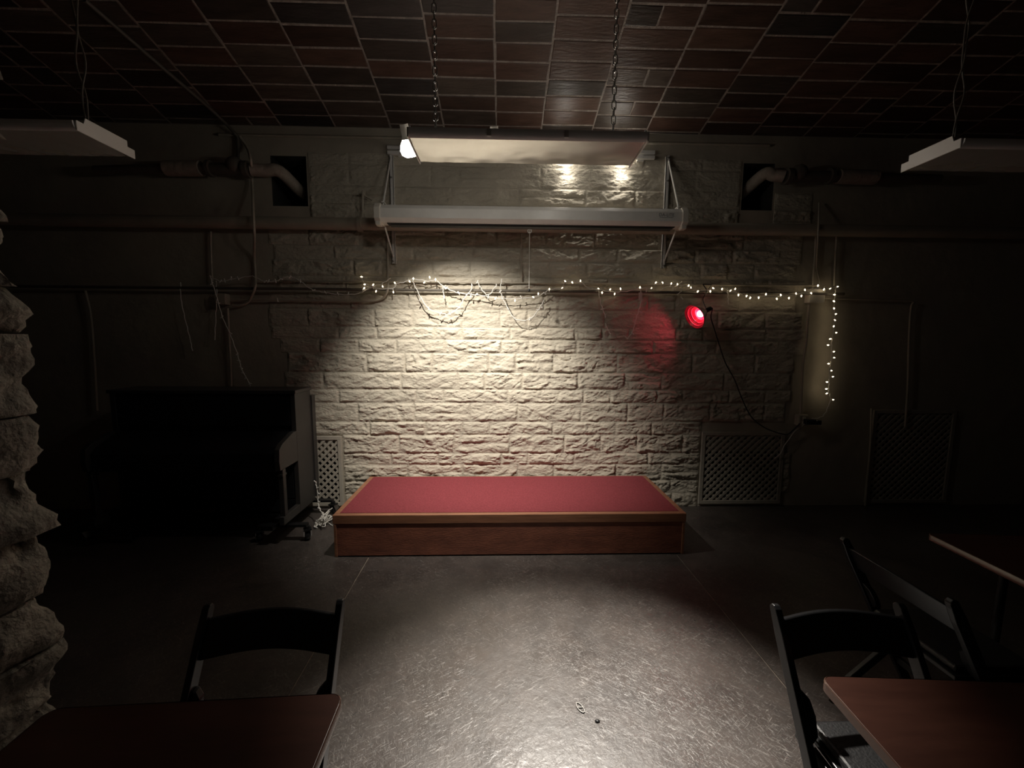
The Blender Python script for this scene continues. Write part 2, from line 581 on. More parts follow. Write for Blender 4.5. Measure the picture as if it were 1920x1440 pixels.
# ---- ceiling: sloping vault of thin tiles in columns
mb = MB()
ys = [YW + 0.5, 2.9, 2.0, 1.0, 0.0, -1.5, -3.05]
cz = lambda y: ceil_z(max(y, -0.2)) if y > -0.2 else ceil_z(-0.2)
for i in range(len(ys) - 1):
    a, b = ys[i], ys[i + 1]
    mb.add([(-5.7, a, cz(a)), (5.5, a, cz(a)), (5.5, b, cz(b)), (-5.7, b, cz(b))], [(0, 1, 2, 3)])
ceiling = struct('ceiling', mb, M['mortar'])
nv = Vector((0, -SL, -1)).normalized()
vv = Vector((0, -1, SL)).normalized()
def tile_mesh(mb, x0, x1, t0, t1, lift):
    g = 0.0070
    j = lambda: rnd.uniform(-0.0035, 0.0035)
    o = Vector((0, YW, ZC))
    P = lambda x, t, n: o + Vector((x, 0, 0)) + vv * t + nv * n
    c = [(x0 + g + j(), t0 + g + j()), (x1 - g + j(), t0 + g + j()), (x1 - g + j(), t1 - g + j()), (x0 + g + j(), t1 - g + j())]
    ch = 0.005
    ci = [(c[0][0] + ch, c[0][1] + ch), (c[1][0] - ch, c[1][1] + ch), (c[2][0] - ch, c[2][1] - ch), (c[3][0] + ch, c[3][1] - ch)]
    tl = [lift + rnd.uniform(-0.0012, 0.0012) for _ in range(4)]
    vs = [P(*p, -0.004) for p in c] + [P(*p, 0.0005) for p in c] + [P(*p, 0.0005 + tl[i]) for i, p in enumerate(ci)]
    fs = [(0, 1, 5, 4), (1, 2, 6, 5), (2, 3, 7, 6), (3, 0, 4, 7), (4, 5, 9, 8), (5, 6, 10, 9), (6, 7, 11, 10), (7, 4, 8, 11), (8, 9, 10, 11)]
    return mb.add(vs, fs)
cols = [at_ceil(p, 0).x for p in (502, 647, 788, 927, 1047, 1183, 1328, 1475, 1622)]
w = 0.478
while cols[0] > -5.3: cols.insert(0, cols[0] - w)
while cols[-1] < 5.1: cols.append(cols[-1] + w)
row = 0.152
far = MB()
for i in range(len(cols) - 1):
    t = -rnd.uniform(0.0, 0.12)
    while t < 3.0:
        rr = row * rnd.uniform(0.93, 1.07)
        t0 = max(t, 0.0)
        if t + rr - t0 > 0.02:
            spl = [(cols[i], cols[i + 1])]
            if rnd.random() < 0.07:
                xm = cols[i] + w * rnd.uniform(0.4, 0.65)
                spl = [(cols[i], xm), (xm, cols[i + 1])]
            for (xa, xb) in spl:
                if t < 1.3 or (t < 1.45 and abs(cols[i]) < 3):
                    cx = (xa + xb) / 2
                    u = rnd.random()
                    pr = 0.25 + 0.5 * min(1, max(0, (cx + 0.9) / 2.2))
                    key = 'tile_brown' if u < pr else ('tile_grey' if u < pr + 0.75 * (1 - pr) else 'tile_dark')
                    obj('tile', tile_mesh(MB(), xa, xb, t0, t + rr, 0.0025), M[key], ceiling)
                else:
                    tile_mesh(far, xa, xb, t0, t + rr, 0.0025)
        t += rr
fo = obj('distant_tile', far, M['tile_grey'], ceiling)
fo['kind'] = 'stuff'

# ---- rough stone pier close to the viewer
pier = struct('pillar', MB().box2((-1.95, 0.50, 0), (-1.30, 0.98, 5.0)), M['pier'])
def rough_block(x0, x1, y0, y1, z0, z1, seed, amp=0.034, g=0.015):
    mb = MB()
    idx = {}
    n = [max(3, int((b - a) / g)) for a, b in ((x0, x1), (y0, y1), (z0, z1))]
    A, B = (x0, y0, z0), (x1, y1, z1)
    vs, fs = [], []
    def V(i, k, l):
        key = (i, k, l)
        if key in idx: return idx[key]
        p = Vector((A[0] + (B[0] - A[0]) * i / n[0], A[1] + (B[1] - A[1]) * k / n[1], A[2] + (B[2] - A[2]) * l / n[2]))
        c = Vector(((A[0] + B[0]) / 2, (A[1] + B[1]) / 2, (A[2] + B[2]) / 2))
        e = sorted([min(p[q] - A[q], B[q] - p[q]) for q in range(3)])
        rd = max(0.0, 1 - e[1] / 0.045)
        q = Vector((p.x * 5, p.y * 5, p.z * 9)) + Vector((seed, seed * 1.7, 0))
        t = noise.fractal(q, 0.9, 2.1, 6)
        r = noise.noise(Vector((p.x * 3, p.y * 3, p.z * 4)) + Vector((0, 0, seed)))
        d = Vector(((p.x - c.x) / (B[0] - A[0]), (p.y - c.y) / (B[1] - A[1]), (p.z - c.z) / (B[2] - A[2]) * 0.35))
        d = d / max(abs(d.x), abs(d.y), 1e-6)
        nn = Vector((d.x if abs(d.x) > 0.8 else 0, d.y if abs(d.y) > 0.8 else 0, 0))
        if nn.length > 0: nn.normalize()
        p = p + nn * (amp * (t * 0.9 + r * 0.7) - rd * rd * 0.014 + 0.2 * amp * (math.floor(t * 3) / 3))
        idx[key] = len(vs); vs.append(p)
        return idx[key]
    for ax in range(3):
        b, c = [q for q in range(3) if q != ax]
        for side in (0, n[ax]):
            for i in range(n[b]):
                for k in range(n[c]):
                    q = []
                    for (u, v_) in ((i, k), (i + 1, k), (i + 1, k + 1), (i, k + 1)):
                        t3 = [0, 0, 0]; t3[ax] = side; t3[b] = u; t3[c] = v_
                        q.append(V(*t3))
                    fs.append(tuple(q))
    return mb.add(vs, fs)
z = 0.0
k = 0
while z < 2.6:
    h_ = rnd.uniform(0.11, 0.21)
    sp = 0.45 + rnd.uniform(0.16, 0.40)
    for (ya, yb) in ((0.45, sp), (sp + 0.004, 1.03)):
        pr = rnd.uniform(-0.02, 0.02)
        s_ = obj('stone', rough_block(-1.93, -1.215 + 0.015 * z + pr, ya, yb, z + 0.002, z + h_ - 0.002, k * 5.3 + ya * 3), M['pier'], pier, smooth=True, auto=60)
        k += 1
    z += h_

# ================================================================== PIPES AND CONDUITS ON THE BACK WALL
def pipe_thing(name, label, pts, r, m, cat='pipe', straps=(), n=12, sub=6, sm=True):
    P = smooth_path(pts, sub) if sm else [Vector(p) for p in pts]
    t = thing(name, label, cat, P[0])
    obj('tube', MB().tube(P, r, n), m, t, smooth=True)
    for s in straps:
        obj('strap', s, m, t)
    return t
def strap(p, r, w=0.02):
    return MB().box2((p.x - w / 2 - r, YW - 0.008, p.z - 0.012), (p.x + w / 2 + r, YW - 0.002, p.z + 0.012)).tube([p + Vector((-0.006, 0, 0)), p + Vector((0.006, 0, 0))], r + 0.004, 12)

# large horizontal pipe with its hangers
PO = 0.10
zP = wl(960, 424, PO).z
big = thing('heating_pipe', 'thick painted pipe running along the whole back wall behind the screen case', 'pipe', (0, YW - PO, zP))
obj('tube', MB().tube([(-5.5, YW - PO, zP), (5.3, YW - PO, zP)], 0.053, 20), M['pipe'], big, smooth=True)
for px in (676, 1268):
    c = wl(px, 424, PO); c.z = zP
    obj('collar', MB().tube([c + Vector((-0.02, 0, 0)), c + Vector((0.02, 0, 0))], 0.066, 20), M['pipe'], big, smooth=True)
h0 = wl(676, 424, PO); h0.z = zP
hz = wz(676, 365)
obj('hanger', MB().tube([h0 + Vector((0.02, 0, 0.06)), (h0.x + 0.03, YW - PO, hz)], 0.008, 8)
    .bar((h0.x + 0.005, YW - PO, hz - 0.02), (h0.x + 0.005, YW - 0.002, hz - 0.02), 0.03, 0.012)
    .bar((h0.x + 0.02, YW - PO, hz - 0.03), (h0.x + 0.10, YW - PO + 0.03, hz - 0.07), 0.02, 0.01), M['pipe'], big)
# two thin horizontal lines the lights are draped over
zA = wl(700, 543, 0.065).z
pipe_thing('thin_pipe', 'thin dark pipe along the back wall that carries the string lights', [(-4.4, YW - 0.065, zA), (-2, YW - 0.065, zA), (0.5, YW - 0.065, zA), (3.25, YW - 0.065, zA)], 0.013, M['pipe_dark'])
zB = wl(900, 530, 0.035).z
pipe_thing('conduit', 'slim wall-coloured conduit just above the thin dark pipe', [(-2.2, YW - 0.045, zB), (0, YW - 0.045, zB), (3.0, YW - 0.045, zB)], 0.008, M['pipe'])
c0 = 0.04
pipe_thing('conduit', 'conduit dropping from the ceiling and curving into the box above the piano',
           [wl(450, 256, c0), wl(462, 275, c0), wl(470, 300, 0.19), wl(473, 340, 0.06), wl(475, 400, 0.19), wl(477, 440, 0.18), wl(477, 480, c0), wl(479, 520, c0), wl(478, 540, 0.10), wl(466, 565, c0), wl(450, 573, c0), wl(436, 573, c0)], 0.011, M['pipe'])
pipe_thing('conduit', 'conduit line crossing the dark ceiling beside the piano corner',
           [at_ceil(160, -5) + nv * 0.02, at_ceil(300, 118) + nv * 0.02, at_ceil(400, 205) + nv * 0.02, wl(440, 250, 0.06), wl(446, 262, 0.035), wl(446, 300, 0.035), wl(446, 322, 0.035)], 0.014, M['pipe_dark'])
bx = wl(422, 562, 0)
jb_ = tag(obj('junction_box', MB().box2((bx.x - 0.05, YW - 0.07, bx.z - 0.05), (bx.x + 0.05, YW - 0.001, bx.z + 0.05)), M['pipe'], bevel=0.006), 'wall-coloured junction box above the piano where conduits meet', 'junction box')
pipe_thing('conduit', 'vertical conduit from the box down behind the piano', [wl(427, 578, c0), wl(430, 640, c0), wl(433, 700, c0), wl(435, 800, c0)], 0.010, M['pipe'])
pipe_thing('conduit', 'horizontal conduit bending up beside the screen bracket, ending at the box above the piano',
           [wl(434, 562, c0), wl(520, 563, c0), wl(640, 565, c0), wl(690, 565, c0), wl(716, 560, c0), wl(727, 543, 0.10), wl(727, 520, c0), wl(727, 460, c0), wl(727, 436, c0)], 0.009, M['pipe'])
pipe_thing('conduit', 'short vertical conduit between the thick pipe and the knot of unlit string lights', [wl(395, 434, c0), wl(396, 480, c0), wl(398, 528, c0)], 0.009, M['pipe'])
pipe_thing('conduit', 'vertical conduit beside the piano in the dark corner', [wl(160, 545, c0), wl(170, 590, c0), wl(176, 660, c0), wl(182, 770, c0)], 0.010, M['pipe'])
pipe_thing('conduit', 'short vertical conduit behind the pull cord of the screen', [wl(977, 438, c0), wl(977, 480, c0), wl(978, 532, c0)], 0.008, M['pipe'])
pipe_thing('conduit', 'vertical conduit entering the pale box beside the lit lights, thicker of the pair', [wl(1530, 440, c0), wl(1528, 480, c0), wl(1523, 545, c0)], 0.009, M['pipe'])
pipe_thing('conduit', 'vertical conduit with a kink above the pale box, thinner of the pair', [wl(1536, 380, c0), wl(1534, 440, 0.18), wl(1531, 500, c0), wl(1537, 530, c0), wl(1531, 546, c0)], 0.007, M['pipe'])
pipe_thing('conduit', 'vertical conduit ending where the lit string turns downward', [wl(1569, 440, c0), wl(1566, 490, c0), wl(1564, 536, c0)], 0.009, M['pipe'])
bx = wl(1522, 556, 0)
tag(obj('junction_box', MB().box2((bx.x - 0.075, YW - 0.07, bx.z - 0.065), (bx.x + 0.075, YW - 0.001, bx.z + 0.065)), M['white_plastic'], bevel=0.006), 'pale junction box on the wall behind the lit string lights', 'junction box')
pipe_thing('conduit', 'long conduit from the pale box down to the power outlet', [wl(1517, 570, c0), wl(1512, 640, c0), wl(1506, 680, c0), wl(1503, 740, c0), wl(1501, 776, c0)], 0.011, M['pipe'])
pipe_thing('conduit', 'horizontal conduit from the pale box turning down into the dark corner', [wl(1540, 559, c0), wl(1620, 561, c0), wl(1690, 563, c0), wl(1712, 566, c0), wl(1708, 578, c0), wl(1704, 640, c0), wl(1702, 720, c0), wl(1697, 800, c0)], 0.009, M['pipe'])
pipe_thing('conduit', 'vertical conduit standing beside the dark corner lattice panel', [wl(1634, 766, c0), wl(1632, 830, c0), wl(1626, 900, c0), wl(1622, 948, c0)], 0.009, M['pipe'])
zt = wl(1000, 264, 0.03).z
pipe_thing('conduit', 'conduit along the top of the back wall just under the tiled ceiling', [(-2.5, YW - 0.03, zt), (0, YW - 0.03, zt), (2.45, YW - 0.03, zt)], 0.012, M['pipe'])

# insulated pipes running out of the two square recesses
def insulated(label, mirror, pts_in, y_out, px_list):
    t = thing('insulated_pipe', label, 'pipe', wl(*px_list[0], 0.12))
    lag, elbow, flange, stub = px_list
    P = [wl(lag[0], lag[1], 0.12), wl(lag[2], lag[3], 0.12)]
    return t
def ins_pipe(label, lag0, lag1, fit, mouth, far_):
    t = thing('insulated_pipe', label, 'pipe', wl(*lag0, 0.12))
    obj('lagging', MB().tube([wl(*lag0, 0.12), wl(*lag1, 0.12)], 0.062, 16), M['insulation'], t, smooth=True)
    obj('tube', MB().tube([wl(*far_, 0.12), wl(*lag0, 0.12)], 0.040, 14), M['pipe_dark'], t, smooth=True)
    a, b = wl(*lag1, 0.12), wl(*fit, 0.12)
    s = 1 if b.x > a.x else -1
    obj('fitting', MB().tube([a, b], 0.048, 14).tube([a + Vector((s * 0.06, 0, 0)), a + Vector((s * 0.09, 0, 0))], 0.068, 14)
        .tube([b - Vector((s * 0.05, 0, 0)), b - Vector((s * 0.01, 0, 0))], 0.07, 14).sphere(b - Vector((s * 0.13, 0, -0.03)), 0.075, 14), M['pipe_dark'], t, smooth=True)
    m1 = wl(*mouth, 0.06)
    obj('elbow', MB().tube(smooth_path([b, b + (m1 - b) * 0.5, m1, Vector((m1.x + s * 0.08, YW + 0.14, m1.z - 0.10)), Vector((m1.x + s * 0.11, YW + 0.40, m1.z - 0.14))]), 0.052, 14), M['insulation'], t, smooth=True)
    return t
ins_pipe('lagged pipe running into the square wall recess above the piano', (312, 316), (378, 316), (470, 318), (525, 322), (180, 320))
ins_pipe('lagged pipe running into the square wall recess above the lit string lights', (1640, 333), (1570, 331), (1470, 331), (1432, 327), (1760, 336))

# ================================================================== PROJECTION SCREEN
SY = 3.46
s0 = at_y(716, 404, SY); s1 = at_y(1274, 404, SY)
zt_, zb_ = at_y(960, 386, SY - 0.06).z, at_y(960, 419, SY - 0.06).z
zm_ = (zt_ + zb_) / 2
H = (zt_ - zb_)
scr = thing('projection_screen', 'rolled-up projection screen in its long off-white case on the wall brackets', 'screen', ((s0.x + s1.x) / 2, SY, zb_))
prof = [(-0.078, zb_ + 0.030), (-0.078, zt_ - 0.036), (-0.046, zt_), (0.05, zt_), (0.078, zt_ - 0.03), (0.078, zb_ + 0.03), (0.05, zb_), (-0.046, zb_)]
# case with a pressed line along the lower front
obj('case', MB().prism(prof, lambda p, s: (s0.x if s == 0 else s1.x, SY + p[0], p[1])), M['screen_case'], scr, bevel=0.003)
big_prof = [(p[0] * 1.13, zm_ + (p[1] - zm_) * 1.16) for p in prof]
for xx, d in ((s0.x, -1), (s1.x, 1)):
    obj('end_cap', MB().prism(big_prof, lambda p, s: (xx + d * (0.05 * s - 0.008), SY + p[0], p[1])), M['white_plastic'], scr, bevel=0.004)
    obj('foot', MB().box((xx + d * 0.015, SY - 0.04, zb_ - 0.012), (0.04, 0.06, 0.03)), M['white_plastic'], scr, bevel=0.003)
obj('slot', MB().box2((s0.x + 0.05, SY - 0.035, zb_ - 0.006), (s1.x - 0.05, SY + 0.035, zb_ + 0.004)), M['dark_slot'], scr)
obj('bottom_bar', MB().tube([(s0.x + 0.08, SY - 0.01, zb_ - 0.022), (s1.x - 0.08, SY - 0.01, zb_ - 0.022)], 0.011, 10), M['pipe_dark'], scr, smooth=True)
cx = at_y(993, 430, SY).x
z2 = at_y(993, 543, SY).z
cd = obj('pull_cord', MB().tube([(cx, SY - 0.01, zb_ - 0.03), (cx, SY - 0.01, z2)], 0.0026, 6).tube([(cx + 0.016 * math.cos(a * math.pi / 6), SY - 0.01, zb_ - 0.045 + 0.016 * math.sin(a * math.pi / 6)) for a in range(12)], 0.004, 6, closed=True), M['cord_white'], scr, smooth=True)
obj('cord_knob', MB().sphere((cx, SY - 0.01, z2 - 0.008), 0.014, 12), M['black_plastic'], cd, smooth=True)
# maker's lettering on the front
def lettering(name, text, size, at, mt, parent):
    cu = bpy.data.curves.new('lettering_curve', 'FONT')
    cu.body = text
    cu.size = size
    cu.align_x = 'CENTER'; cu.align_y = 'CENTER'
    cu.extrude = 0.0006
    to = bpy.data.objects.new('lettering_tmp', cu)
    COL.objects.link(to)
    bpy.context.view_layer.update()
    me = bpy.data.meshes.new_from_object(to.evaluated_get(bpy.context.evaluated_depsgraph_get()))
    bpy.data.objects.remove(to)
    me.transform(Matrix.Translation(Vector(at) - ORIGIN[parent.name]) @ Matrix.Rotation(math.pi / 2, 4, 'X'))
    me.materials.clear(); me.materials.append(mt)
    o = bpy.data.objects.new(name, me)
    COL.objects.link(o)
    o.parent = parent
    return o
la = at_y(1250, 404, SY - 0.079)
lettering('lettering', 'DA-LITE', 0.036, (la.x, SY - 0.0788, la.z + 0.004), M['letter'], scr)
obj('lettering_rule', MB().box((la.x, SY - 0.079, la.z - 0.016), (0.115, 0.001, 0.003)), M['letter'], scr)

# wall brackets carrying the screen
def bracket(label, ptop, pbot, pend):
    a, b = wl(*ptop, 0.01), wl(*pbot, 0.01)
    xm = (a.x + b.x) / 2
    t = thing('screen_bracket', label, 'bracket', (xm, YW, b.z), group=None)
    obj('post', MB().box2((xm - 0.017, YW - 0.045, b.z), (xm + 0.017, YW - 0.036, a.z)).box2((xm - 0.017, YW - 0.045, b.z), (xm - 0.012, YW - 0.002, a.z)).box2((xm + 0.012, YW - 0.045, b.z), (xm + 0.017, YW - 0.002, a.z)), M['white_metal'], t)
    e = Vector((at_y(*pend, SY).x, SY, zt_ + 0.03))
    up = Vector((xm, YW - 0.05, a.z - 0.05))
    obj('strut', MB().bar(up, e, 0.006, 0.022).tube([e + Vector((0, 0, 0.02)), e + Vector((0, 0, -0.05))], 0.006, 8), M['white_metal'], t)
    lo = Vector((xm, YW - 0.05, b.z + 0.06))
    e2 = Vector((e.x, SY + 0.03, zb_ - 0.02))
    obj('strut', MB().bar(lo, e2, 0.006, 0.022), M['white_metal'], t)
    obj('arm', MB().bar((xm, YW - 0.04, zt_ + 0.03), (e.x, SY - 0.02, zt_ + 0.03), 0.022, 0.008), M['white_metal'], t)
    for zz in (b.z + 0.02, a.z - 0.22, a.z - 0.02):
        obj('bolt', MB().lathe([(0.0, 0.012), (0.008, 0.010), (0.009, 0.0)], (xm, YW - 0.045, zz), (0, -1, 0), 10), M['steel'], t, smooth=True)
    return t
bracket('white steel bracket at the screen end nearer the glaring lamp', (737, 288), (738, 495), (719, 380))
bracket('white steel bracket at the lettered end of the screen', (1249, 295), (1243, 504), (1272, 383))

# ================================================================== LAMP RAIL AND ITS LAMPS
ra, rb = wl(726, 282, 0.06), wl(1228, 289, 0.06)
rail = thing('lamp_rail', 'white lamp rail high on the back wall between the screen brackets', 'rail', ((ra.x + rb.x) / 2, YW, ra.z))
zr = (ra.z + rb.z) / 2
for dz in (-0.022, 0.022):
    obj('channel', MB().box2((ra.x, YW - 0.065, zr + dz - 0.014), (rb.x, YW - 0.035, zr + dz + 0.014)), M['white_metal'], rail, bevel=0.002)
for xx in (ra.x + 0.12, 0.2, rb.x - 0.12):
    obj('mount', MB().box2((xx - 0.03, YW - 0.036, zr - 0.045), (xx + 0.03, YW - 0.001, zr + 0.045)), M['white_metal'], rail)
names = ['glaring lamp at the end of the rail beside the hanging light', 'lamp on the rail above the stage middle, hidden behind the hanging light',
         'lamp on the rail turned towards the open floor, behind the hanging light', 'short-armed lamp on the rail close to the wall above the screen middle', 'short-armed lamp on the rail close to the wall above the lettered screen end']
for L_, nm in zip(LAMPS, names):
    p, aim = Vector(L_['p']), Vector(L_['aim'])
    d = (aim - p).normalized()
    t = thing('spot_lamp', nm, 'lamp', p, group='lamps on the rail')
    foot = Vector((L_['foot'], YW - 0.065, zr))
    back = p - d * 0.10
    pts = [foot, foot + Vector((0, -0.04, -0.01)), back] if p.y > 3.5 else [foot, foot + Vector((0, -0.06, 0.0)), (foot + back) / 2 + Vector((0, 0, 0.012)), back]
    obj('arm', MB().tube(smooth_path(pts), 0.009, 8), M['white_metal'], t, smooth=True)
    obj('clamp', MB().box(foot, (0.05, 0.012, 0.075)), M['steel'], t, bevel=0.003)
    obj('socket', MB().lathe([(0.0, -0.12), (0.024, -0.12), (0.026, -0.06), (0.032, -0.045), (0.0, -0.045)], p, d, 16), M['white_plastic'], t, smooth=True)
    obj('bulb', MB().lathe([(0.018, -0.06), (0.028, -0.045), (0.048, -0.015), (0.056, 0.01), (0.050, 0.034), (0.030, 0.048), (0.0, 0.052)], p, d, 24), M['globe'], t, smooth=True)
    ld = bpy.data.lights.new('spot_beam', 'SPOT')
    ld.energy = L_['w']
    ld.color = WARM
    ld.spot_size = math.radians(L_['cone'])
    ld.spot_blend = L_['blend']
    ld.shadow_soft_size = 0.03
    lo = bpy.data.objects.new('spot_beam', ld)
    COL.objects.link(lo)
    lo.parent = t
    lo.location = d * 0.085
    lo.rotation_euler = d.to_track_quat('-Z', 'Y').to_euler()

# ================================================================== HANGING FLUORESCENT FIXTURES
FL, FD = 1.17, 0.29
def fixture(label, x0, y0, z0, chains):
    """x0: end, y0: nearer long edge, z0: underside"""
    t = thing('hanging_light', label, 'light fixture', (x0, y0, z0), group='hanging fluorescent fixtures')
    x1 = x0 + FL
    body = [(0.0, 0.012), (0.0, 0.042), (0.045, 0.042), (0.045, 0.070), (FD - 0.04, 0.070), (FD - 0.04, 0.042), (FD, 0.042), (FD, 0.012)]
    obj('housing', MB().prism(body, lambda p, s: (x0 + 0.004 if s == 0 else x1 - 0.004, y0 + p[0], z0 + p[1])), M['white_metal'], t, bevel=0.002)
    ends = [(-0.004, 0.0), (-0.004, 0.046), (0.030, 0.046), (0.040, 0.076), (FD - 0.036, 0.076), (FD - 0.036, 0.046), (FD + 0.004, 0.046), (FD + 0.004, 0.0)]
    for xx in (x0, x1):
        obj('end_plate', MB().prism(ends, lambda p, s: (xx - 0.003 + 0.006 * s, y0 + p[0], z0 + p[1])), M['white_metal'], t, bevel=0.0015)
    # wavy plastic wrap lens below, grey strip along the edge facing the room
    nx, ny = 60, 12
    vs, fs = [], []
    for k in range(ny + 1):
        for i in range(nx + 1):
            u, v_ = i / nx, k / ny
            e = min(1.0, 6 * min(v_, 1 - v_))
            wv = 0.004 * noise.noise(Vector((u * 7, v_ * 2.4, x0))) * e + (0.003 * noise.noise(Vector((u * 16, v_ * 5, x0 + 4))) if v_ > 0.55 else 0)
            vs.append((x0 + 0.006 + (FL - 0.012) * u, y0 + 0.004 + (FD - 0.008) * v_, z0 + 0.010 - 0.006 * math.sin(math.pi * v_) + wv))
    W = nx + 1
    for k in range(ny):
        for i in range(nx):
            a = k * W + i
            fs.append((a, a + 1, a + W + 1, a + W))
    obj('lens', MB().add(vs, fs), M['white_wrap'], t, smooth=True)
    lip = [(0.012, 0.002), (0.0, 0.006), (-0.008, 0.014), (-0.013, 0.026), (-0.014, 0.040), (-0.008, 0.040), (-0.006, 0.028), (0.0, 0.018), (0.012, 0.012)]
    obj('edge_strip', MB().prism(lip, lambda p, s: (x0 + 0.006 if s == 0 else x1 - 0.006, y0 + p[0], z0 + p[1])), M['grey_strip'], t, smooth=True, auto=60)
    for cx in (0.335, 0.655):  # white clips added at the two bright glints on the lip
        obj('glint_clip', MB().box((x0 + FL * cx, y0 - 0.012, z0 + 0.022), (0.022, 0.010, 0.034)), M['white_metal'], t, bevel=0.004)
    for (cx, kind) in chains:
        X, Y = x0 + cx, y0 + FD * 0.45
        top = ceil_z(Y)
        if kind == 'chain':
            mb = MB()
            z = z0 + 0.070
            k = 0
            while z < min(top, z0 + 1.3):
                ll, lw = 0.046, 0.011
                pts = []
                for q in range(12):
                    a = 2 * math.pi * q / 12
                    s, c = math.sin(a), math.cos(a)
                    off = lw * c
                    pts.append((X + (off if k % 2 == 0 else 0), Y + (off if k % 2 else 0), z + ll / 2 + (ll / 2 - lw) * (1 if s > 0.01 else -1 if s < -0.01 else 0) + lw * s))
                mb.tube(pts, 0.0026, 6, closed=True)
                z += ll - 0.010
                k += 1
            mb.tube([(X, Y, z), (X, Y, top)], 0.003, 6)
            obj('chain', mb, M['steel'], t, smooth=True)
        else:
            for ph in (0, math.pi):
                pts = []
                for q in range(60):
                    s = q / 59
                    zz = z0 + 0.08 + (top - z0 - 0.08) * s
                    am = 0.016 * (0.4 + math.sin(s * 9) ** 2)
                    pts.append((X + am * math.cos(s * 16 + ph), y0 + 0.06 + am * math.sin(s * 16 + ph) * 0.5, zz))
                obj('hanging_wire', MB().tube(pts, 0.004, 6), M['pipe_dark'], t, smooth=True)
    return t
fixture('hanging fluorescent light above the stage, seen whole on two chains', -0.455, 2.03, 2.625, [(0.115, 'chain'), (1.03, 'chain')])
fixture('hanging fluorescent light over the piano side, only its white end plate lit', -2.0 - FL, 2.03, 2.625, [(FL - 0.01, 'wire'), (0.12, 'wire')])
fixture('hanging fluorescent light over the dark tables side, only its white end plate lit', 2.29, 2.03, 2.625, [(0.03, 'wire'), (FL - 0.12, 'wire')])

# ================================================================== STAGE
sx0, sx1, sy0, sy1, sh = -1.275, 1.435, 2.89, 3.755, 0.335
st = thing('stage', 'low wooden stage with red carpet top against the stone wall', 'stage', ((sx0 + sx1) / 2, sy0, 0))
obj('front_panel', MB().box2((sx0 + 0.012, sy0 + 0.005, 0.012), (sx1 - 0.012, sy0 + 0.023, sh - 0.073)), M['stage_panel'], st)
for xa in (sx0 + 0.012, sx1 - 0.030):
    obj('side_panel', MB().box2((xa, sy0 + 0.023, 0.012), (xa + 0.018, sy1, sh - 0.07)), M['stage_panel'], st)
obj('kick_strip', MB().box2((sx0 + 0.02, sy0 + 0.026, 0.0), (sx1 - 0.02, sy0 + 0.05, 0.014)), M['black_wood'], st)
obj('back_panel', MB().box2((sx0 + 0.03, sy1 - 0.018, 0.0), (sx1 - 0.03, sy1, sh - 0.07)), M['stage_panel'], st)
for xa in (sx0 + 0.006, sx1 - 0.026):
    obj('corner_batten', MB().box2((xa, sy0 + 0.001, 0.004), (xa + 0.020, sy0 + 0.008, sh - 0.073)), M['stage_trim'], st, bevel=0.002)
tw = 0.042
obj('front_rail', MB().box2((sx0, sy0, sh - 0.07), (sx1, sy0 + tw, sh)), M['stage_trim'], st, bevel=0.004)
obj('back_rail', MB().box2((sx0, sy1 - 0.02, sh - 0.07), (sx1, sy1, sh)), M['stage_trim'], st, bevel=0.003)
for xa in (sx0, sx1 - tw):
    obj('side_rail', MB().box2((xa, sy0 + tw, sh - 0.07), (xa + tw, sy1 - 0.02, sh)), M['stage_trim'], st, bevel=0.004)
nx = 2
obj('carpet', MB().box2((sx0 + tw, sy0 + tw, sh - 0.03), (sx1 - tw, sy1 - 0.02, sh + 0.002)), M['carpet'], st)

# ================================================================== LATTICE PANELS
def lattice_panel(label, x0, x1, z0, z1):
    t = thing('lattice_panel', label, 'vent cover', ((x0 + x1) / 2, YW, z0))
    fw = 0.036
    yb = YW - 0.004
    for (a, b) in (((x0, z1 - fw), (x1, z1)), ((x0, z0), (x1, z0 + fw)), ((x0, z0 + fw), (x0 + fw, z1 - fw)), ((x1 - fw, z0 + fw), (x1, z1 - fw))):
        obj('frame_strip', MB().box2((a[0], yb - 0.022, a[1]), (b[0], yb, b[1])), M['lattice'], t, bevel=0.003)
    mb = MB()
    ax0, ax1, az0, az1 = x0 + fw * 0.5, x1 - fw * 0.5, z0 + fw * 0.5, z1 - fw * 0.5
    pitch = 0.0705
    wd = 0.0225
    for sgn, yy in ((1, yb - 0.013), (-1, yb - 0.008)):
        # lines x - sgn*z = c
        lo = min(ax0 - sgn * az0, ax0 - sgn * az1)
        hi = max(ax1 - sgn * az0, ax1 - sgn * az1)
        c = math.ceil(lo / pitch) * pitch
        while c < hi:
            pts = []
            za = max(az0, min((ax0 - c) / sgn, (ax1 - c) / sgn))
            zb2 = min(az1, max((ax0 - c) / sgn, (ax1 - c) / sgn))
            if zb2 - za > 0.01:
                mb.bar((c + sgn * za, yy, za), (c + sgn * zb2, yy, zb2), 0.005, wd, up=(-sgn * 0.7071, 0, 0.7071))
            c += pitch
    lo = obj('lattice', mb, M['lattice'], t)
    lo['kind'] = 'stuff'
    obj('backing_board', MB().box2((x0 + 0.03, YW + 0.012, z1 - 0.21), (x1 - 0.03, YW + 0.03, z1 - 0.03)), M['lattice'], t)
    return t
lattice_panel('lattice vent cover low on the wall between piano and stage', *PANELS[0])
lattice_panel('lattice vent cover low on the wall below the power outlet', *PANELS[1])
lattice_panel('lattice vent cover in the dark corner beyond the outlet', *PANELS[2])

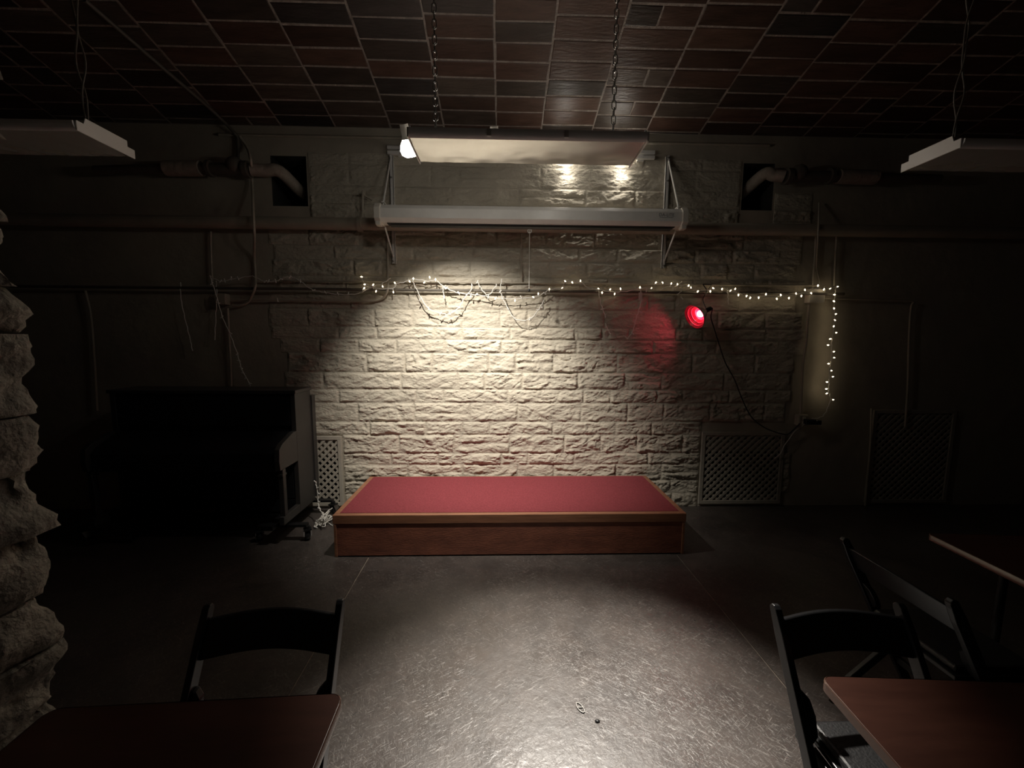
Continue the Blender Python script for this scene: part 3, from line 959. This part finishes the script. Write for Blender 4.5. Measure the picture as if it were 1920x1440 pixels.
# ================================================================== PIANO ON ITS DOLLY
PX0, PX1, PYF, PYB = -3.25, -1.735, 3.33, 3.60
zT = at_y(580, 725, PYB).z
PB = 0.17
pn = thing('upright_piano', 'black upright piano standing on a wheeled dolly against the wall', 'piano', ((PX0 + PX1) / 2, PYF, PB))
obj('case', MB().box2((PX0 + 0.04, PYF + 0.02, PB + 0.02), (PX1 - 0.04, PYB, zT - 0.03)), M['piano_shaded'], pn)
for xa in (PX0, PX1 - 0.04):
    obj('side_panel', MB().box2((xa, PYF, PB), (xa + 0.04, PYB + 0.0, zT - 0.028)), M['piano'], pn, bevel=0.003)
obj('back_post', MB().box2((PX1 - 0.05, PYB, PB + 0.03), (PX1 + 0.012, PYB + 0.06, zT - 0.08)), M['piano'], pn)
obj('lid', MB().box2((PX0 - 0.015, PYF - 0.012, zT - 0.028), (PX1 + 0.012, PYB + 0.01, zT)), M['piano'], pn, bevel=0.004)
obj('upper_panel', MB().box2((PX0 + 0.05, PYF + 0.004, 0.93), (PX1 - 0.05, PYF + 0.02, zT - 0.05)), M['piano_shaded'], pn, bevel=0.003)
obj('lower_panel', MB().box2((PX0 + 0.05, PYF + 0.004, PB + 0.12), (PX1 - 0.05, PYF + 0.02, 0.60)), M['piano_shaded'], pn, bevel=0.003)
# key bed, fall board and the shaped cheeks at both ends
KY = 3.06
obj('key_bed', MB().box2((PX0 + 0.04, KY + 0.02, 0.615), (PX1 - 0.04, PYF + 0.02, 0.675)), M['piano_shaded'], pn, bevel=0.003)
fallp = [(KY + 0.03, 0.675), (KY + 0.03, 0.755), (KY + 0.08, 0.80), (PYF, 0.885), (PYF, 0.675)]
obj('fall_board', MB().prism(fallp, lambda p, s: (PX0 + 0.04 + (PX1 - PX0 - 0.08) * s, p[0], p[1])), M['piano_shaded'], pn, bevel=0.004)
cheek = [(KY, 0.625), (KY - 0.01, 0.70), (KY, 0.795), (KY + 0.05, 0.83), (PYF - 0.05, 0.885), (PYF, 0.885), (PYF, 0.625)]
for xa in (PX0, PX1 - 0.04):
    obj('cheek', MB().prism(cheek, lambda p, s: (xa + 0.04 * s, p[0], p[1])), M['piano'], pn, bevel=0.003)
    obj('leg', MB().box2((xa, KY + 0.03, PB + 0.07), (xa + 0.04, KY + 0.075, 0.625)).box2((xa - 0.003, KY + 0.022, 0.57), (xa + 0.043, KY + 0.083, 0.59)), M['piano'], pn, bevel=0.004)
    obj('toe_block', MB().box2((xa, KY + 0.01, PB), (xa + 0.04, PYF, PB + 0.07)), M['piano'], pn, bevel=0.004)
for k in range(3):
    xk = (PX0 + PX1) / 2 + (k - 1) * 0.06
    obj('pedal', MB().box((xk, PYF - 0.05, PB + 0.05), (0.022, 0.11, 0.008)), M['pipe_dark'], pn, bevel=0.002)
obj('bottom_rail', MB().box2((PX0 + 0.04, PYF, PB + 0.005), (PX1 - 0.04, PYF + 0.03, PB + 0.11)), M['piano_shaded'], pn)
dl = thing('piano_dolly', 'black steel dolly with double casters carrying the piano', 'dolly', ((PX0 + PX1) / 2, 3.4, 0))
for xa in (-3.16, -1.86):
    obj('beam', MB().box2((xa - 0.035, 3.06, 0.13), (xa + 0.035, 3.66, 0.168)), M['black_wood'], dl, bevel=0.003)
obj('crossbar', MB().box2((-3.16, 3.33, 0.115), (-1.86, 3.40, 0.15)), M['black_wood'], dl, bevel=0.003)
for (x, y, a) in ((-1.60, 3.16, 0.5), (-1.60, 3.66, -0.3), (-1.98, 3.14, 0.7), (-3.02, 3.14, 0.2), (-3.40, 3.16, -0.4), (-3.40, 3.66, 0.6)):
    bxx = -1.86 if x > -2.4 else -3.16
    cs = obj('caster', MB().bar((bxx, y, 0.135), (x, y, 0.135), 0.05, 0.02).tube([(x, y, 0.125), (x, y, 0.105)], 0.02, 12)
             .box((x, y, 0.098), (0.06, 0.06, 0.012), Matrix.Rotation(a, 3, 'Z')), M['black_wood'], dl)
    ax = Vector((math.cos(a), math.sin(a), 0))
    for s in (-1, 1):
        obj('fork', MB().bar(Vector((x, y, 0.10)) + ax * 0.028 * s, Vector((x, y, 0.04)) + ax * 0.028 * s + Vector((-ax.y * 0.02, ax.x * 0.02, 0)), 0.004, 0.045, up=(-ax.y, ax.x, 0)), M['chrome'], cs)
    c = Vector((x, y, 0.045)) + Vector((-ax.y * 0.02, ax.x * 0.02, 0))
    obj('wheel', MB().lathe([(0.0, -0.02), (0.03, -0.02), (0.042, -0.016), (0.045, -0.01), (0.045, 0.01), (0.042, 0.016), (0.03, 0.02), (0.0, 0.02)], c, ax, 20), M['black_plastic'], cs, smooth=True)

# ================================================================== STRING LIGHTS
def bulb_mesh(lit):
    mb = MB()
    mb.lathe([(0.0, -0.004), (0.0042, -0.004), (0.0048, 0.014), (0.0, 0.014)], (0, 0, 0), (0, 0, 1), 7, 0)
    mb.lathe([(0.0040, 0.014), (0.0058, 0.019), (0.0052, 0.026), (0.0026, 0.031), (0.0, 0.033)], (0, 0, 0), (0, 0, 1), 7, 1)
    me = bpy.data.meshes.new('bulb')
    me.from_pydata(mb.v, [], mb.f)
    me.materials.append(M['cord_white'])
    me.materials.append(M['bulb_lit'] if lit else M['bulb_off'])
    me.polygons.foreach_set('material_index', mb.m)
    me.polygons.foreach_set('use_smooth', [True] * len(me.polygons))
    return me
BULB = {True: bulb_mesh(True), False: bulb_mesh(False)}
SO = 0.105
def string(name, label, wires, bulbs, wmat='cord_white', r=0.0042):
    """wires: lists of points; bulbs: (point, lit)"""
    base = wires[0][0]
    t = thing(name, label, 'string lights', base)
    paths = []
    for w_ in wires:
        P = smooth_path(w_, 5)
        paths.append(P)
        P2 = [p + Vector((math.sin(i * 2.3), 0.5 * math.sin(i * 1.7), math.cos(i * 1.9))) * 0.003 for i, p in enumerate(P)]
        obj('wire', MB().tube(P2, r, 5), M[wmat], t, smooth=True)
    allp = [p for P in paths for p in P]
    for (p, lit) in bulbs:
        near = min(allp, key=lambda q: (q - p).length)
        d = p - near
        if d.length < 0.004:
            d = Vector((rnd.uniform(-1, 1), rnd.uniform(-0.8, -0.2), rnd.uniform(-1, 1)))
        L0 = d.length
        d.normalize()
        o = bpy.data.objects.new('bulb', BULB[lit])
        COL.objects.link(o)
        o.parent = t
        start = near if L0 > 0.06 or L0 < 0.004 else p - d * 0.025
        if L0 > 0.06:
            start = p - d * 0.025
        o.location = start - Vector(base)
        o.rotation_euler = d.to_track_quat('Z', 'Y').to_euler()
    return t
def S7(L, off=SO): return [wl(1120 + x / 4.0, 500 + y / 4.0, off) for x, y in L]
def S5(L, off=SO): return [wl(640 + x / 3.0, 480 + y / 3.0, off) for x, y in L]
def S4(L, off=SO): return [wl(x / 3.0, 480 + y / 3.0, off) for x, y in L]

m_w = [S5([(112, 117), (135, 160), (200, 182), (290, 182), (310, 155), (350, 148), (405, 130), (490, 142), (530, 135), (560, 160), (600, 185), (660, 208), (730, 215), (800, 224), (870, 236), (960, 240), (1050, 235), (1120, 220), (1170, 190), (1240, 180), (1262, 146), (1345, 148), (1390, 180), (1450, 190), (1540, 202), (1620, 196), (1680, 182), (1745, 180)]),
       S5([(400, 140), (440, 220), (490, 295), (560, 322), (610, 325), (660, 290), (690, 240), (730, 190), (733, 160)]),
       S5([(765, 145), (795, 195), (830, 218), (872, 165)]),
       S5([(902, 135), (895, 200), (930, 280), (980, 355), (1060, 355), (1110, 300), (1140, 250)]),
       S5([(1445, 185), (1460, 270), (1485, 340)]),
       S5([(1485, 380), (1500, 415), (1515, 440)], 0.09),
       S5([(1683, 185), (1688, 240), (1675, 300), (1655, 360), (1640, 420), (1610, 465)]),
       S5([(570, 168), (573, 200), (580, 228)])]
m_b = [(p, True) for p in S5([(112, 117), (130, 160), (128, 183), (180, 160), (195, 200), (232, 170), (300, 150), (293, 205), (405, 125), (385, 145), (497, 118), (530, 130), (465, 150), (587, 183), (578, 228), (657, 203), (763, 213), (1108, 210), (1170, 185), (1243, 178), (1258, 140), (1300, 150), (1345, 138), (1445, 183), (1513, 187), (1570, 183), (1680, 175), (1745, 180), (728, 228), (865, 242), (977, 252), (1078, 230), (1467, 208), (1537, 215)])]
m_b += [(p, False) for p in S5([(905, 228), (1008, 225), (1150, 215), (1395, 183), (1715, 200), (440, 250), (490, 290), (555, 330), (612, 330), (665, 292), (695, 235), (735, 165), (768, 140), (872, 160), (902, 132), (890, 205), (935, 290), (985, 360), (1060, 360), (1115, 300), (1130, 290), (1462, 300), (1485, 345), (1515, 440), (1690, 318), (1672, 410), (1610, 465), (1643, 440), (580, 180), (828, 225)])]
string('string_lights', 'white string lights swagged along the pipe above the stage, partly lit', m_w, m_b)

l_w = [S4([(1180, 112), (1215, 215), (1250, 340), (1290, 430), (1335, 550), (1362, 645), (1405, 720), (1395, 750)]),
       S4([(1180, 112), (1240, 142), (1300, 130), (1350, 124), (1420, 114), (1480, 140), (1550, 141), (1600, 122), (1640, 118), (1690, 142), (1750, 186), (1830, 206), (1920, 216), (2010, 212), (2080, 180), (2150, 155), (2195, 125)]),
       S4([(1015, 150), (1018, 240), (1040, 350), (1070, 470), (1082, 535)], 0.07),
       S4([(1215, 140), (1220, 220), (1215, 320), (1208, 470)], 0.07)]
l_b = [(p, False) for p in S4([(1185, 160), (1218, 265), (1252, 338), (1302, 437), (1337, 548), (1335, 588), (1350, 622), (1360, 657), (1378, 690), (1412, 718), (1245, 136), (1266, 145), (1300, 118), (1342, 132), (1487, 148), (1513, 135), (1552, 148), (1587, 132), (1635, 112), (1690, 148), (1757, 194), (1825, 198), (1897, 206), (1960, 206), (2040, 188), (2100, 182), (2150, 150), (1563, 255)])]
string('string_lights', 'unlit white string lights falling from the pipe down to the piano lid', l_w, l_b)

r_bulbs = [(440, 118), (490, 122), (555, 125), (600, 130), (685, 140), (702, 158), (752, 188), (848, 187), (868, 160), (935, 170), (997, 182), (1035, 165), (1058, 215), (1118, 222), (1145, 237), (1210, 235), (1265, 205), (1347, 243), (1375, 210), (1437, 238), (1490, 200), (1530, 222), (1557, 172), (1605, 200), (1655, 140), (1698, 172), (1745, 165), (1803, 150), (1775, 210), (1772, 258), (1775, 310), (1790, 355), (1780, 400), (1773, 450), (1793, 495), (1745, 543), (1728, 588), (1775, 637), (1778, 683), (1732, 728), (1757, 780), (1768, 825), (1720, 865), (1715, 917), (1718, 952), (1770, 998)]
pl = S7([(1605, 1140)], 0.10)[0]
r_w = [S7([(440, 118), (520, 128), (600, 135), (680, 150), (735, 172), (800, 180), (860, 168), (935, 162), (1000, 178), (1060, 200), (1120, 215), (1210, 222), (1300, 226), (1400, 222), (1490, 208), (1560, 192), (1640, 165), (1700, 165), (1790, 152)]),
       S7([(1790, 152), (1783, 210), (1776, 300), (1778, 400), (1768, 500), (1757, 590), (1757, 680), (1745, 760), (1740, 850), (1735, 930), (1750, 990), (1735, 1040), (1700, 1110), (1650, 1137), (1610, 1141)]),
       S7([(490, 165), (540, 148), (585, 150), (630, 115)], 0.09),
       S7([(625, 140), (632, 180), (600, 208)], 0.09),
       S7([(975, 165), (980, 230), (983, 285)], 0.09)]
string('string_lights', 'lit string lights running past the pale box and down to the outlet', r_w, [(p, True) for p in S7(r_bulbs)] + [(p, False) for p in S7([(490, 168), (570, 178), (602, 210), (640, 242), (634, 112)])])
# tag hanging on the swag
tg = S5([(1682, 200)])[0]
tagob = thing('paper_tag', 'small white tag hanging from the string lights beside the red glow', 'tag', tg)
obj('card', MB().box((tg.x, tg.y - 0.004, tg.z - 0.045), (0.034, 0.002, 0.072)), M['white_plastic'], tagob)
obj('tie', MB().tube([(tg.x, tg.y, tg.z + 0.03), (tg.x, tg.y - 0.003, tg.z - 0.012)], 0.002, 5), M['cord_white'], tagob)

# heap of string lights by the stage corner
def PP(x, y, Y): return at_y(200 + x / 4.174, 700 + y / 4.174, Y)
gp = [PP(1635, 850, 3.50), PP(1645, 900, 3.49), PP(1655, 950, 3.48), PP(1655, 1010, 3.46), PP(1668, 1060, 3.42), PP(1695, 1110, 3.36)]
q = PP(1700, 1140, 3.30)
heap = [Vector((q.x, q.y, max(0.02, q.z)))]
hb = at_z(200 + 1700 / 4.174, 700 + 1165 / 4.174, 0.02)
for i in range(34):
    a = i * 1.9
    rr_ = 0.02 + 0.05 * rnd.random()
    heap.append(Vector((hb.x + rr_ * math.cos(a), hb.y + 0.02 + 0.12 * rnd.uniform(-1, 1), 0.012 + 0.10 * rnd.random() ** 2)))
tail = [at_z(200 + 1735 / 4.174, 700 + 1170 / 4.174, 0.012), at_z(200 + 1768 / 4.174, 700 + 1192 / 4.174, 0.012)]
hw = [gp + heap[:1], heap, heap[-1:] + tail]
hbul = [(p + Vector((0.02 * rnd.uniform(-1, 1), -0.01, 0.012)), False) for p in gp[:5]] + [(p + Vector((rnd.uniform(-0.02, 0.02), rnd.uniform(-0.02, 0.01), rnd.uniform(0.0, 0.02))), False) for p in heap[1::2]]
string('string_lights', 'tangled heap of unlit string lights on the floor between piano and stage', hw, hbul)

# ================================================================== OUTLET, PLUGS, RED LAMP
ob = wl(1500, 786, 0)
ot = thing('power_outlet', 'surface outlet box on the wall above the lattice panel', 'outlet', (ob.x, YW, ob.z))
obj('box', MB().box2((ob.x - 0.06, YW - 0.06, ob.z - 0.055), (ob.x + 0.04, YW - 0.001, ob.z + 0.055)), M['pipe'], ot, bevel=0.006)
obj('cover', MB().box2((ob.x - 0.055, YW - 0.064, ob.z - 0.05), (ob.x + 0.035, YW - 0.06, ob.z + 0.05)), M['pipe'], ot, bevel=0.002)
for dz in (-0.022, 0.022):
    obj('socket', MB().box((ob.x - 0.01, YW - 0.066, ob.z + dz), (0.032, 0.006, 0.028)), M['white_plastic'], ot, bevel=0.003)
pk = tag(obj('plug_adapter', MB().box((ob.x + 0.030, YW - 0.092, ob.z - 0.008), (0.10, 0.05, 0.05)).box((ob.x + 0.105, YW - 0.095, ob.z - 0.012), (0.05, 0.04, 0.045)).box((ob.x + 0.077, YW - 0.095, ob.z + 0.010), (0.012, 0.052, 0.014), m=1), [M['black_plastic'], M['white_plastic']], bevel=0.006), 'black plug adapter stuck in the wall outlet', 'plug')

# red clamp lamp
LY = YW - 0.20
lp = at_y(1327, 581, LY)                      # socket end
ax = Vector((-0.86, -0.22, -0.42)).normalized()
rl = thing('clamp_lamp', 'red glowing reflector lamp hung from the string lights', 'lamp', lp)
sh_p = [(0.026, 0.035), (0.034, 0.05), (0.052, 0.065), (0.056, 0.08), (0.075, 0.10), (0.094, 0.125), (0.108, 0.150), (0.114, 0.155), (0.112, 0.158), (0.104, 0.150), (0.090, 0.127), (0.071, 0.103), (0.052, 0.083), (0.047, 0.068), (0.030, 0.053), (0.022, 0.038)]
shd = obj('shade', MB().lathe(sh_p + [sh_p[0]], lp, ax, 32), M['red_shade'], rl, smooth=True)
for rr_, tt in ((0.060, 0.088), (0.082, 0.113), (0.099, 0.137)):
    a_ = ax; u_ = a_.cross(Vector((0, 0, 1))).normalized(); w_ = a_.cross(u_)
    obj('ring', MB().tube([lp + a_ * (tt + 0.002) + (u_ * math.cos(k * math.pi / 12) + w_ * math.sin(k * math.pi / 12)) * (rr_ - 0.004) for k in range(24)], 0.0022, 6, closed=True), M['red_ring'], shd, smooth=True)
obj('bulb', MB().lathe([(0.012, 0.035), (0.016, 0.045), (0.028, 0.070), (0.031, 0.085), (0.026, 0.102), (0.014, 0.112), (0.0, 0.115)], lp, ax, 20), M['red_bulb'], rl, smooth=True)
obj('socket', MB().lathe([(0.0, -0.035), (0.018, -0.035), (0.021, -0.02), (0.021, 0.03), (0.017, 0.04), (0.0, 0.04)], lp, ax, 16), M['black_plastic'], rl, smooth=True)
hk = at_y(1325, 536, YW - 0.09)
tri = [at_y(1318, 533, YW - 0.10), at_y(1334, 534, YW - 0.10), at_y(1326, 545, YW - 0.10)]
obj('clamp', MB().tube(tri + tri[:1], 0.005, 6).tube(smooth_path([tri[2], at_y(1322, 552, YW - 0.13), at_y(1318, 563, YW - 0.17), lp + ax * 0.02 + Vector((0, 0, 0.02))]), 0.004, 6), M['black_plastic'], rl)
cp = [lp - ax * 0.035, lp - ax * 0.055 + Vector((0.0, 0, -0.012))] + [wl(1120 + x / 4, 500 + y / 4, o) for x, y, o in ((852, 380, 0.16), (872, 450, 0.13), (912, 580, 0.11), (960, 720, 0.10), (1030, 850, 0.10), (1085, 990, 0.10), (1150, 1120, 0.09), (1240, 1198, 0.08), (1330, 1238, 0.07), (1420, 1258, 0.06), (1470, 1225, 0.06), (1520, 1175, 0.08))]
obj('cord', MB().tube(smooth_path(cp, 5), 0.0055, 7), M['cord_black'], rl, smooth=True)
# thin pale wire that hangs from the plugs past the lattice corner
tag(obj('loose_wire', MB().tube(smooth_path([wl(1120 + x / 4, 500 + y / 4, o) for x, y, o in ((1560, 1170, 0.09), (1530, 1200, 0.06), (1480, 1235, 0.06), (1440, 1290, 0.06), (1400, 1345, 0.05), (1375, 1400, 0.05), (1330, 1440, 0.04))], 5), 0.0035, 6), M['cord_white'], smooth=True), 'thin loose pale wire hanging from the plug past the lattice corner', 'wire')

# ================================================================== FOLDING CHAIRS
def make_chair(label):
    t = thing('folding_chair', label, 'chair', (0, 0, 0), group='black wooden folding chairs')
    T = {}
    hw_ = 0.205
    def P(s):        # along the long post: s = 0 foot, 1 tip
        return Vector((0, -0.23 + 0.40 * s, 0.765 * s))
    for sx in (-1, 1):
        # long post from the front foot to the tip of the back, rounded head
        prof = []
        a, b = P(0), P(1)
        d = (b - a).normalized()
        u = Vector((0, d.z, -d.y))
        pl = []
        wv = lambda s: 0.021 if s < 0.9 else 0.021 - 0.06 * (s - 0.9)
        for s in (0.0, 0.3, 0.6, 0.9, 0.97):
            pl.append((a + (b - a) * s) + u * wv(s))
        for k in range(5):
            an = math.pi * k / 4
            pl.append((a + (b - a) * 0.985) + u * (0.017 * math.cos(an)) + d * (0.017 * math.sin(an)))
        for s in (0.97, 0.9, 0.6, 0.3, 0.0):
            pl.append((a + (b - a) * s) - u * wv(s))
        obj('post', MB().prism(pl, lambda p, s: (sx * (hw_ + 0.011) + (s - 0.5) * 0.022 * sx, p.y, max(0.0, p.z))), M['black_wood'], t, local=True, bevel=0.003)
        obj('rear_leg', MB().bar((sx * (hw_ - 0.036), -0.19, 0.40), (sx * (hw_ - 0.036), 0.21, 0.016), 0.020, 0.036, up=(0, 0.73, 0.68)), M['black_wood'], t, local=True, bevel=0.003)
        # rounded hinge plate between seat and post
        c = P(0.69) + Vector((0, -0.005, -0.01))
        bl = [(c.y - 0.02, c.z - 0.07), (c.y - 0.045, c.z - 0.03), (c.y - 0.045, c.z + 0.015), (c.y - 0.02, c.z + 0.04), (c.y + 0.02, c.z + 0.045), (c.y + 0.04, c.z + 0.02), (c.y + 0.03, c.z - 0.05)]
        blx = [(0.0, -0.085), (0.028, -0.065), (0.036, -0.02), (0.030, 0.018), (0.012, 0.036), (0.0, 0.040)]
        obj('hinge_plate', MB().prism(blx, lambda p, s: (sx * (hw_ - p[0]), c.y - 0.012 + 0.026 * s + (p[1]) * 0.52, c.z + p[1])), M['black_wood'], t, local=True, bevel=0.004)
        obj('seat_rail', MB().bar((sx * (hw_ - 0.016), -0.26, 0.402), (sx * (hw_ - 0.016), 0.06, 0.402), 0.018, 0.032), M['black_wood'], t, local=True, bevel=0.002)
    # arched back slat, curved in plan
    n = 16
    vs, fs = [], []
    for i in range(n + 1):
        u_ = -1 + 2 * i / n
        x = u_ * hw_
        arch = 0.013 * (1 - u_ * u_) ** 1.3
        bow = 0.016 * (1 - u_ * u_)
        for (zz, th) in ((0.625, 0), (0.728, 0), (0.728, 1), (0.625, 1)):
            z_ = zz + arch
            s = z_ / 0.765
            vs.append((x, -0.23 + 0.40 * s + bow + (th - 0.5) * 0.014, z_))
    for i in range(n):
        a = i * 4
        for k in range(4):
            fs.append((a + k, a + (k + 1) % 4, a + 4 + (k + 1) % 4, a + 4 + k))
    fs += [(0, 1, 2, 3), (n * 4 + 3, n * 4 + 2, n * 4 + 1, n * 4)]
    obj('backrest', MB().add(vs, fs), M['black_wood'], t, local=True, smooth=True, bevel=0.003)
    seat = [(-0.178, 0.065), (0.178, 0.065), (0.182, -0.08), (0.185, -0.245), (0.165, -0.285), (-0.165, -0.285), (-0.185, -0.245), (-0.182, -0.08)]
    obj('seat', MB().prism(seat, lambda p, s: (p[0], p[1], 0.418 + 0.017 * s)), M['black_wood'], t, local=True, bevel=0.003)
    pad = [(p[0] * 0.93, (p[1] + 0.11) * 0.92 - 0.112) for p in seat]
    obj('cushion', MB().prism(pad, lambda p, s: (p[0] * (1 - 0.03 * s), (p[1] + 0.11) * (1 - 0.03 * s) - 0.11, 0.436 + 0.022 * s)), M['cushion'], t, local=True, bevel=0.008)
    obj('stretcher', MB().bar((-hw_, P(0.22).y, P(0.22).z), (hw_, P(0.22).y, P(0.22).z), 0.018, 0.03), M['black_wood'], t, local=True, bevel=0.002)
    obj('stretcher', MB().bar((-hw_ + 0.036, 0.14, 0.084), (hw_ - 0.036, 0.14, 0.084), 0.016, 0.028), M['black_wood'], t, local=True, bevel=0.002)
    return t
CHAIRS = [((-0.758, 1.105), 0.04, 'black folding chair facing the red-brown table by the stone pier'),
          ((1.148, 1.06), 0.0, 'black folding chair at the corner of the dark table, seat showing'),
          ((1.735, 1.46), math.pi / 2, 'black folding chair turned sideways to the far table in the dark corner')]
ch0 = make_chair(CHAIRS[0][2])
for i, ((x, y), rz, lab) in enumerate(CHAIRS):
    c = ch0 if i == 0 else copy_tree(ch0)
    c['label'] = lab
    c.location = (x, y, 0)
    c.rotation_euler = (0, 0, rz)

# ================================================================== TABLES
def make_table(label, x0, x1, y0, y1, rz, pivot):
    """local: pivot is the corner that shows; x0..y1 relative to it"""
    t = thing('folding_table', label, 'table', (pivot[0], pivot[1], 0), rz, 'red-brown folding tables')
    r = 0.03
    out = []
    for (cx, cy, a0) in ((x1 - r, y1 - r, 0), (x0 + r, y1 - r, 90), (x0 + r, y0 + r, 180), (x1 - r, y0 + r, 270)):
        for k in range(6):
            a = math.radians(a0 + 18 * k)
            out.append((cx + r * math.cos(a), cy + r * math.sin(a)))
    mx, my = (x0 + x1) / 2, (y0 + y1) / 2
    obj('tabletop', MB().prism([(mx + (p[0] - mx) * 0.996, my + (p[1] - my) * 0.996) for p in out], lambda p, s: (p[0], p[1], 0.716 + 0.024 * s)), M['table'], t, local=True, bevel=0.002)
    n = len(out)
    vs, fs = [], []
    for p in out:
        q = (mx + (p[0] - mx) * 0.994, my + (p[1] - my) * 0.994)
        vs += [(q[0], q[1], 0.712), (p[0], p[1], 0.714), (p[0], p[1], 0.738), (q[0], q[1], 0.7408)]
    for i in range(n):
        a, b = i * 4, ((i + 1) % n) * 4
        for k in range(3):
            fs.append((a + k, b + k, b + k + 1, a + k + 1))
    obj('edge_band', MB().add(vs, fs), M['table_edge'], t, local=True, smooth=True)
    obj('apron', MB().box2((x0 + 0.09, y0 + 0.09, 0.672), (x1 - 0.09, y0 + 0.11, 0.716)).box2((x0 + 0.09, y1 - 0.11, 0.672), (x1 - 0.09, y1 - 0.09, 0.716)), M['table_leg'], t, local=True)
    for (lx, ly) in ((x0 + 0.10, y0 + 0.20), (x1 - 0.10, y0 + 0.20), (x0 + 0.10, y1 - 0.24), (x1 - 0.10, y1 - 0.24)):
        lg = obj('leg', MB().tube([(lx, ly, 0.716), (lx, ly, 0.012)], 0.0145, 12), M['table_leg'], t, local=True, smooth=True)
        obj('foot_cap', MB().tube([(lx, ly, 0.03), (lx, ly, 0.0)], 0.018, 12), M['black_plastic'], lg, local=True, smooth=True)
    return t
make_table('red-brown folding table in front by the rough stone pier', -0.71, 0.0, -0.72, 0.0, 0.04, (-0.405, 0.945))
make_table('red-brown folding table in front of the chair with visible seat', 0.0, 0.80, -0.62, 0.0, -0.06, (0.875, 0.972))
make_table('dark folding table farther back in the unlit corner, only its edge shining', 0.0, 0.76, -1.20, 0.0, -0.08, (2.055, 1.77))

# ================================================================== SMALL THINGS ON THE FLOOR
cl = at_z(1088, 1328, 0)
pts = []
for k in range(16):
    a = 2 * math.pi * k / 16
    pts.append((0.012 * math.cos(a), 0.026 * math.sin(a)))
R_ = 0.45
def fl_pt(p, z): return (cl.x + p[0] * math.cos(R_) - p[1] * math.sin(R_), cl.y + p[0] * math.sin(R_) + p[1] * math.cos(R_), z)
lk = thing('chain_link', 'small metal chain link lying on the bright worn floor', 'link', (cl.x, cl.y, 0))
obj('loop', MB().tube([fl_pt(p, 0.003) for p in pts], 0.0025, 6, closed=True), M['steel'], lk, smooth=True)
obj('bar', MB().tube([fl_pt((-0.010, 0.006), 0.003), fl_pt((0.010, -0.004), 0.003)], 0.0022, 6), M['steel'], lk, smooth=True)
for (px, py, lab, s) in ((1120, 1353, 'dark crumb on the bright floor beside the chain link', 0.010),):
    c = at_z(px, py, 0)
    tag(obj('crumb', MB().sphere((c.x, c.y, 0.004), s, 8, sc=(1.2, 0.7, 0.4)), M['black_plastic'], smooth=True), lab, 'debris')
print('done', len(bpy.data.objects))
